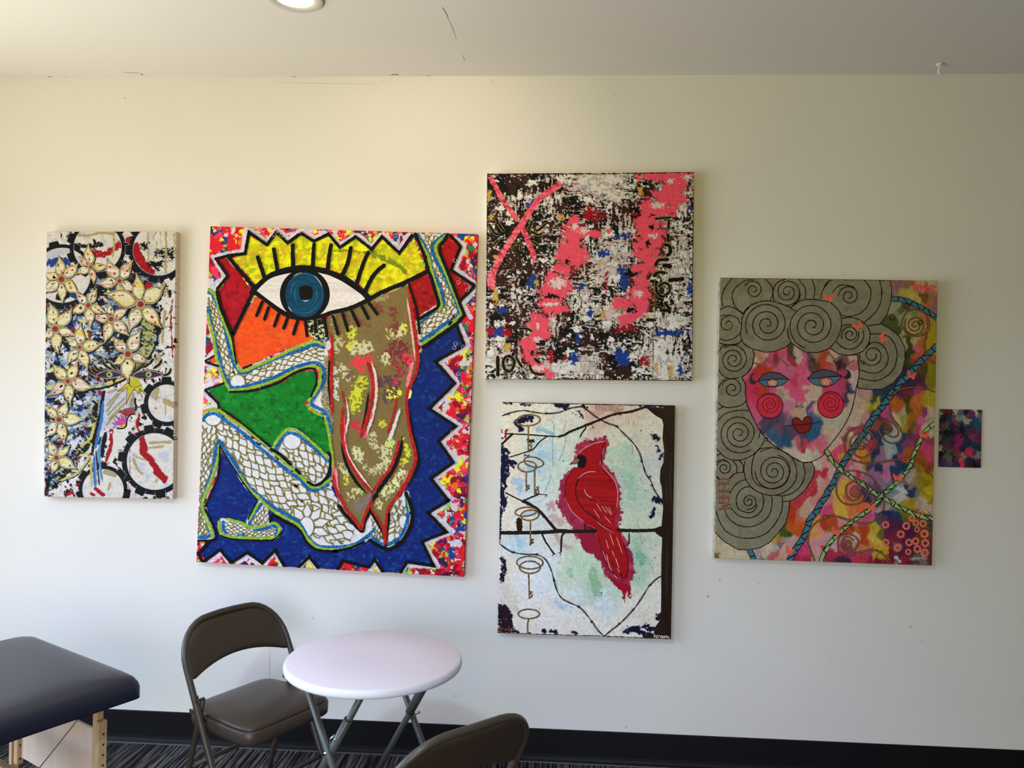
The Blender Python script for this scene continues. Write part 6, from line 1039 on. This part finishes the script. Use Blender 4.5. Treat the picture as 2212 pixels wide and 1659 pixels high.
    A.line('lips', pts('s1000,555 1150,520 1290,515 1420,495 1590,470'), 1.8, K, taper=.2)
    A.line('nose', spiral('s', 1215, 262, 3, 22, 1.5, 0, 1), .9, K); A.line('nose', spiral('s', 1293, 260, 3, 22, 1.5, 180, -1), .9, K); A.line('nose', pts('s1215,225 1250,265 1300,210'), .9, K, curve=False)
    # brown scroll lines
    scr = ['r1440,690 1430,800 1350,870 1250,885 1150,850 1080,740 1095,620 1170,530 1260,508 1360,540 1430,620 1448,760 1410,900 1390,1030 1430,1170 1530,1270', 't280,760 320,640 420,560 520,550 640,620 695,740 650,890 560,960 460,950 370,850 360,740 430,650 540,650 605,740', 't285,780 300,900 400,1000 600,1040 850,1020 1100,975 1250,990 1380,1070 1490,1240', 't1080,640 1050,730 940,770 830,720 755,590 790,490 880,460 990,530 1020,640 960,685 870,650 825,580', 't1080,640 1020,520 930,400 905,230 950,100 1050,30 1180,0 1350,0 1520,60',
           't170,1330 210,1220 300,1160 420,1145 600,1200 740,1340 810,1470 825,1659 v1000,580 920,720 760,800 560,790 380,740 200,685 0,690', 't170,1340 180,1470 260,1580 380,1610 520,1570 610,1440 590,1330 500,1280 400,1290 310,1360 310,1480 380,1550 470,1530 525,1440', 'u2060,685 1900,750 1770,870 1705,1050 1740,1220 1820,1430', 'v235,1130 280,1020 380,985 500,1010 580,1080 570,1180 480,1270 360,1260 295,1160 330,1060 430,1035 500,1090', 'v235,1130 250,1260 330,1330 450,1335 620,1285 800,1250 950,1285 1050,1380 1090,1495']
    sps = [('r', 1260, 730, 12, 150, 2.6, 0, 1), ('t', 510, 790, 12, 90, 1.8, 30, 1), ('t', 885, 590, 10, 60, 1.8, 90, -1), ('t', 440, 1440, 12, 85, 1.8, 0, 1), ('v', 410, 1150, 14, 85, 1.9, 0, -1)]
    LL = [catmull(pts(P), 2.5) for P in scr]+[np.array(spiral(*a)) for a in sps]
    for i_, P in enumerate(LL): A.line('scroll_line#%d' % i_, P, 3.9, (34, 22, 15), up=False, jit=.15, step=2.5)
    A.up()
    for i_, P in enumerate(LL): A.line('scroll_line#%d' % i_, P, 1.7, (118, 90, 58), up=False, jit=.2, step=2.5)
    A.up()
    # butterflies
    def bfly(x, y, s, rot, j):
        c, sn = math.cos(rot), math.sin(rot); P = [(0, -.1), (.25, -.45), (.75, -1.0), (.95, -.75), (.75, -.1), (.9, .25), (.6, .75), (.2, .55), (0, .35), (-.2, .6), (-.6, .7), (-.75, .2), (-.95, -.2), (-1.1, -.85), (-.85, -.95), (-.3, -.35)]
        A.poly('butterfly#%d' % j, [(x+s*(a*c-b*sn), y+s*(a*sn+b*c)) for a, b in P], (200, 78, 58))
    for j, (fr, x, y, r_) in enumerate((('r', 65, 345, .1), ('r', 470, 735, -.5), ('r', 810, 905, 1.2), ('r', 1205, 1430, .3), ('t', 1370, 655, .2), ('t', 1015, 1245, .0), ('v', 800, 535, .1), ('v', 205, 950, .4), ('u', 1390, 1265, .5))):
        F = FR[fr]; bfly(F[0]+x/F[2], F[1]+y/F[2], 10.5, r_, j)
    j = 0
    for x, y, r_, pn, inner in ((1045, 830, 9, 8, 0), (1395, 850, 9.5, 9, 0), (1555, 800, 8, 8, 1), (1680, 810, 9, 8, 2), (1575, 910, 7, 8, 0), (1700, 985, 10, 10, 0), (1300, 990, 9.5, 9, 0), (1045, 1130, 9, 9, 0), (1250, 1215, 9.5, 9, 0), (1440, 1130, 9, 9, 0), (1550, 1105, 9, 9, 0), (1715, 1140, 10, 9, 0), (1580, 1235, 9.5, 9, 0), (1705, 1300, 10, 9, 0), (1425, 1285, 7.5, 9, 0), (1490, 720, 8, 8, 2), (1640, 630, 8, 7, 2)):
        X, Y = 1780+x/7.9, 1030+y/7.9; c = (205, 88, 66) if y > 900 else (190, 92, 72)
        for a in range(pn):
            t = a*2*math.pi/pn; A.poly('painted_blossom#%d' % j, ell(X+r_*.68*math.cos(t), Y+r_*.68*math.sin(t), r_*.3, r_*.24, 9, math.degrees(t)), c, up=False)
        A.up(); j += 1
    for x, y, r_ in ((1140, 455, 8.5), (940, 620, 8), (1330, 690, 6.5)):
        X, Y = 1780+x/6.381, 590+y/6.381
        for a in range(8):
            t = a*math.pi/4; A.line('painted_blossom#%d' % j, ell(X+r_*.68*math.cos(t), Y+r_*.68*math.sin(t), r_*.28, r_*.26, 9), 1.3, (72, 44, 30), closed=True, up=False, step=2)
        A.up(); j += 1
    # lettering
    RDL, SH = (112, 68, 54), (50, 24, 20)
    for P, sh in (('x320,320 430,240 620,240 720,330 600,290 420,290', 'x325,325 430,290 600,290 720,335'), ('x300,370 700,370 700,490 660,460 340,450 310,510', 'x310,510 340,455 660,465 705,492'), ('x310,660 660,640 680,540 720,750 600,735 320,750', 'x315,755 500,735 720,755'), ('x310,840 400,860 710,855 710,970 320,980', 'x320,985 340,955 710,970'), ('x310,1050 560,1090 740,1110 740,1190 620,1190 640,1240 430,1240 500,1170 440,1130 320,1150', 'x320,1155 440,1132 510,1165'), ('x310,1280 500,1290 780,1260 780,1335 560,1330 330,1385', 'x330,1390 400,1355 780,1330')):
        A.poly('lettering#1', pts(P), RDL); A.line('lettering#1', pts(sh), .9, SH, curve=False)
    for P in ('x540,485 490,640', 'x480,760 480,850', 'x475,975 480,1060', 'x670,980 670,1080', 'x515,1245 515,1290', 'x725,1190 725,1260', 'x430,1240 620,1240', 'x620,1190 740,1180'): A.line('lettering#1', pts(P), 1.0, SH, curve=False, up=False)
    A.up()
    LV = (185, 62, 60)
    for P, w in (('y470,240 460,500 440,850', 4.6), ('y730,460 640,500 620,640 640,780 690,840', 4.4), ('y790,480 860,560 860,720 800,860', 4.4), ('y1030,460 1060,620 1110,820', 4.4), ('y1240,480 1200,650 1130,820', 4.2), ('y1470,460 1420,600 1420,740 1480,830 1600,840 1690,770', 4.4), ('y1590,470 1680,540 1680,610 1570,620', 4.0)):
        A.line('lettering#2', pts(P), w, LV, jit=.05, step=1.5)
    sign(A, 1959, 1216, 7.2, (22, 14, 20), .8, .03, .48)
    A.finish()

def paint_card():
    A = Art('painted_card', 'small dark blue and magenta daubed canvas card hanging right of the face painting', 1.7543, 1.486, .178, .252, 0,
            [(2027.6, 884.2), (2121, 884.8), (2118.3, 1010.5), (2030, 1010)], (2.1,2.15,2.4), (50, 50, 56), depth=.006, tile=.8, cat='card')
    S = []
    for t in '300,280:1c2c38 420,400:141a1c 460,260:5a1c22 590,270:8c866c 540,300:1a1a20 700,270:504c48 740,350:2c4658 840,300:2c1624 980,310:502444 940,400:4a2240 1060,260:9a9070 1120,290:12242c 1050,330:8c8470 1130,400:4a4c50 1000,440:20384a 1120,500:1c3c48 700,430:5c6458 820,450:6c6c58 860,490:7c765c 600,480:5c3048 500,430:1a3038 560,560:301c2c 750,560:2c2436 680,560:403038 900,590:1c2c38 1100,600:1c3a44 350,480:1c1c24 380,580:4a2a30 330,620:38242e 440,640:3a3c34 350,700:48283a 300,700:18161c 420,760:121614 500,740:141a1c 740,620:1c161c 950,720:3a2230 960,800:642c38 1060,780:44283c 1110,860:3c1c30 1100,900:48242c 900,900:241c30 350,850:1c2424 450,880:2a2a34 300,1000:1c1a24 420,1020:3c2c24 460,1080:402a26 560,940:30202e 690,990:6c1c3c 720,1050:5c1c34 780,1100:201c24 880,1000:1a2830 1000,1020:182c34 1100,1050:142630 900,1160:8c2438 960,1220:8c2c3c 1020,1180:402c2c 1080,1240:605c54 1100,1320:3a1c28 450,1180:383a30 470,1270:44463e 500,1320:42443c 350,1200:10141c 300,1300:1c1c1c 600,1280:181a20 640,1220:4c2c24 660,1320:44283c 700,1380:2c1438 760,1300:a0303c 780,1380:b02038 750,1440:b42444 800,1260:5c5c54 850,1350:1c3034 900,1300:101c24 1000,1330:102028 1050,1420:0c1418 1120,1400:122430 900,1440:30181c 600,1420:1c3428 400,1400:342440 440,1430:3c284c 330,1440:34243c 280,300:8a8068 270,650:5c4c44 280,1080:8a806a 270,860:4c4644'.split():
        xy, h = t.split(':'); x, y = xy.split(','); S.append((2000+float(x)/9.757, 860+float(y)/9.757, hexc(h), 1))
    A.seeds(S, 3.5, 6, 13, 1.3)
    A.finish()

paint_eye(); paint_flowers(); paint_abstract(); paint_bird(); paint_face(); paint_card()
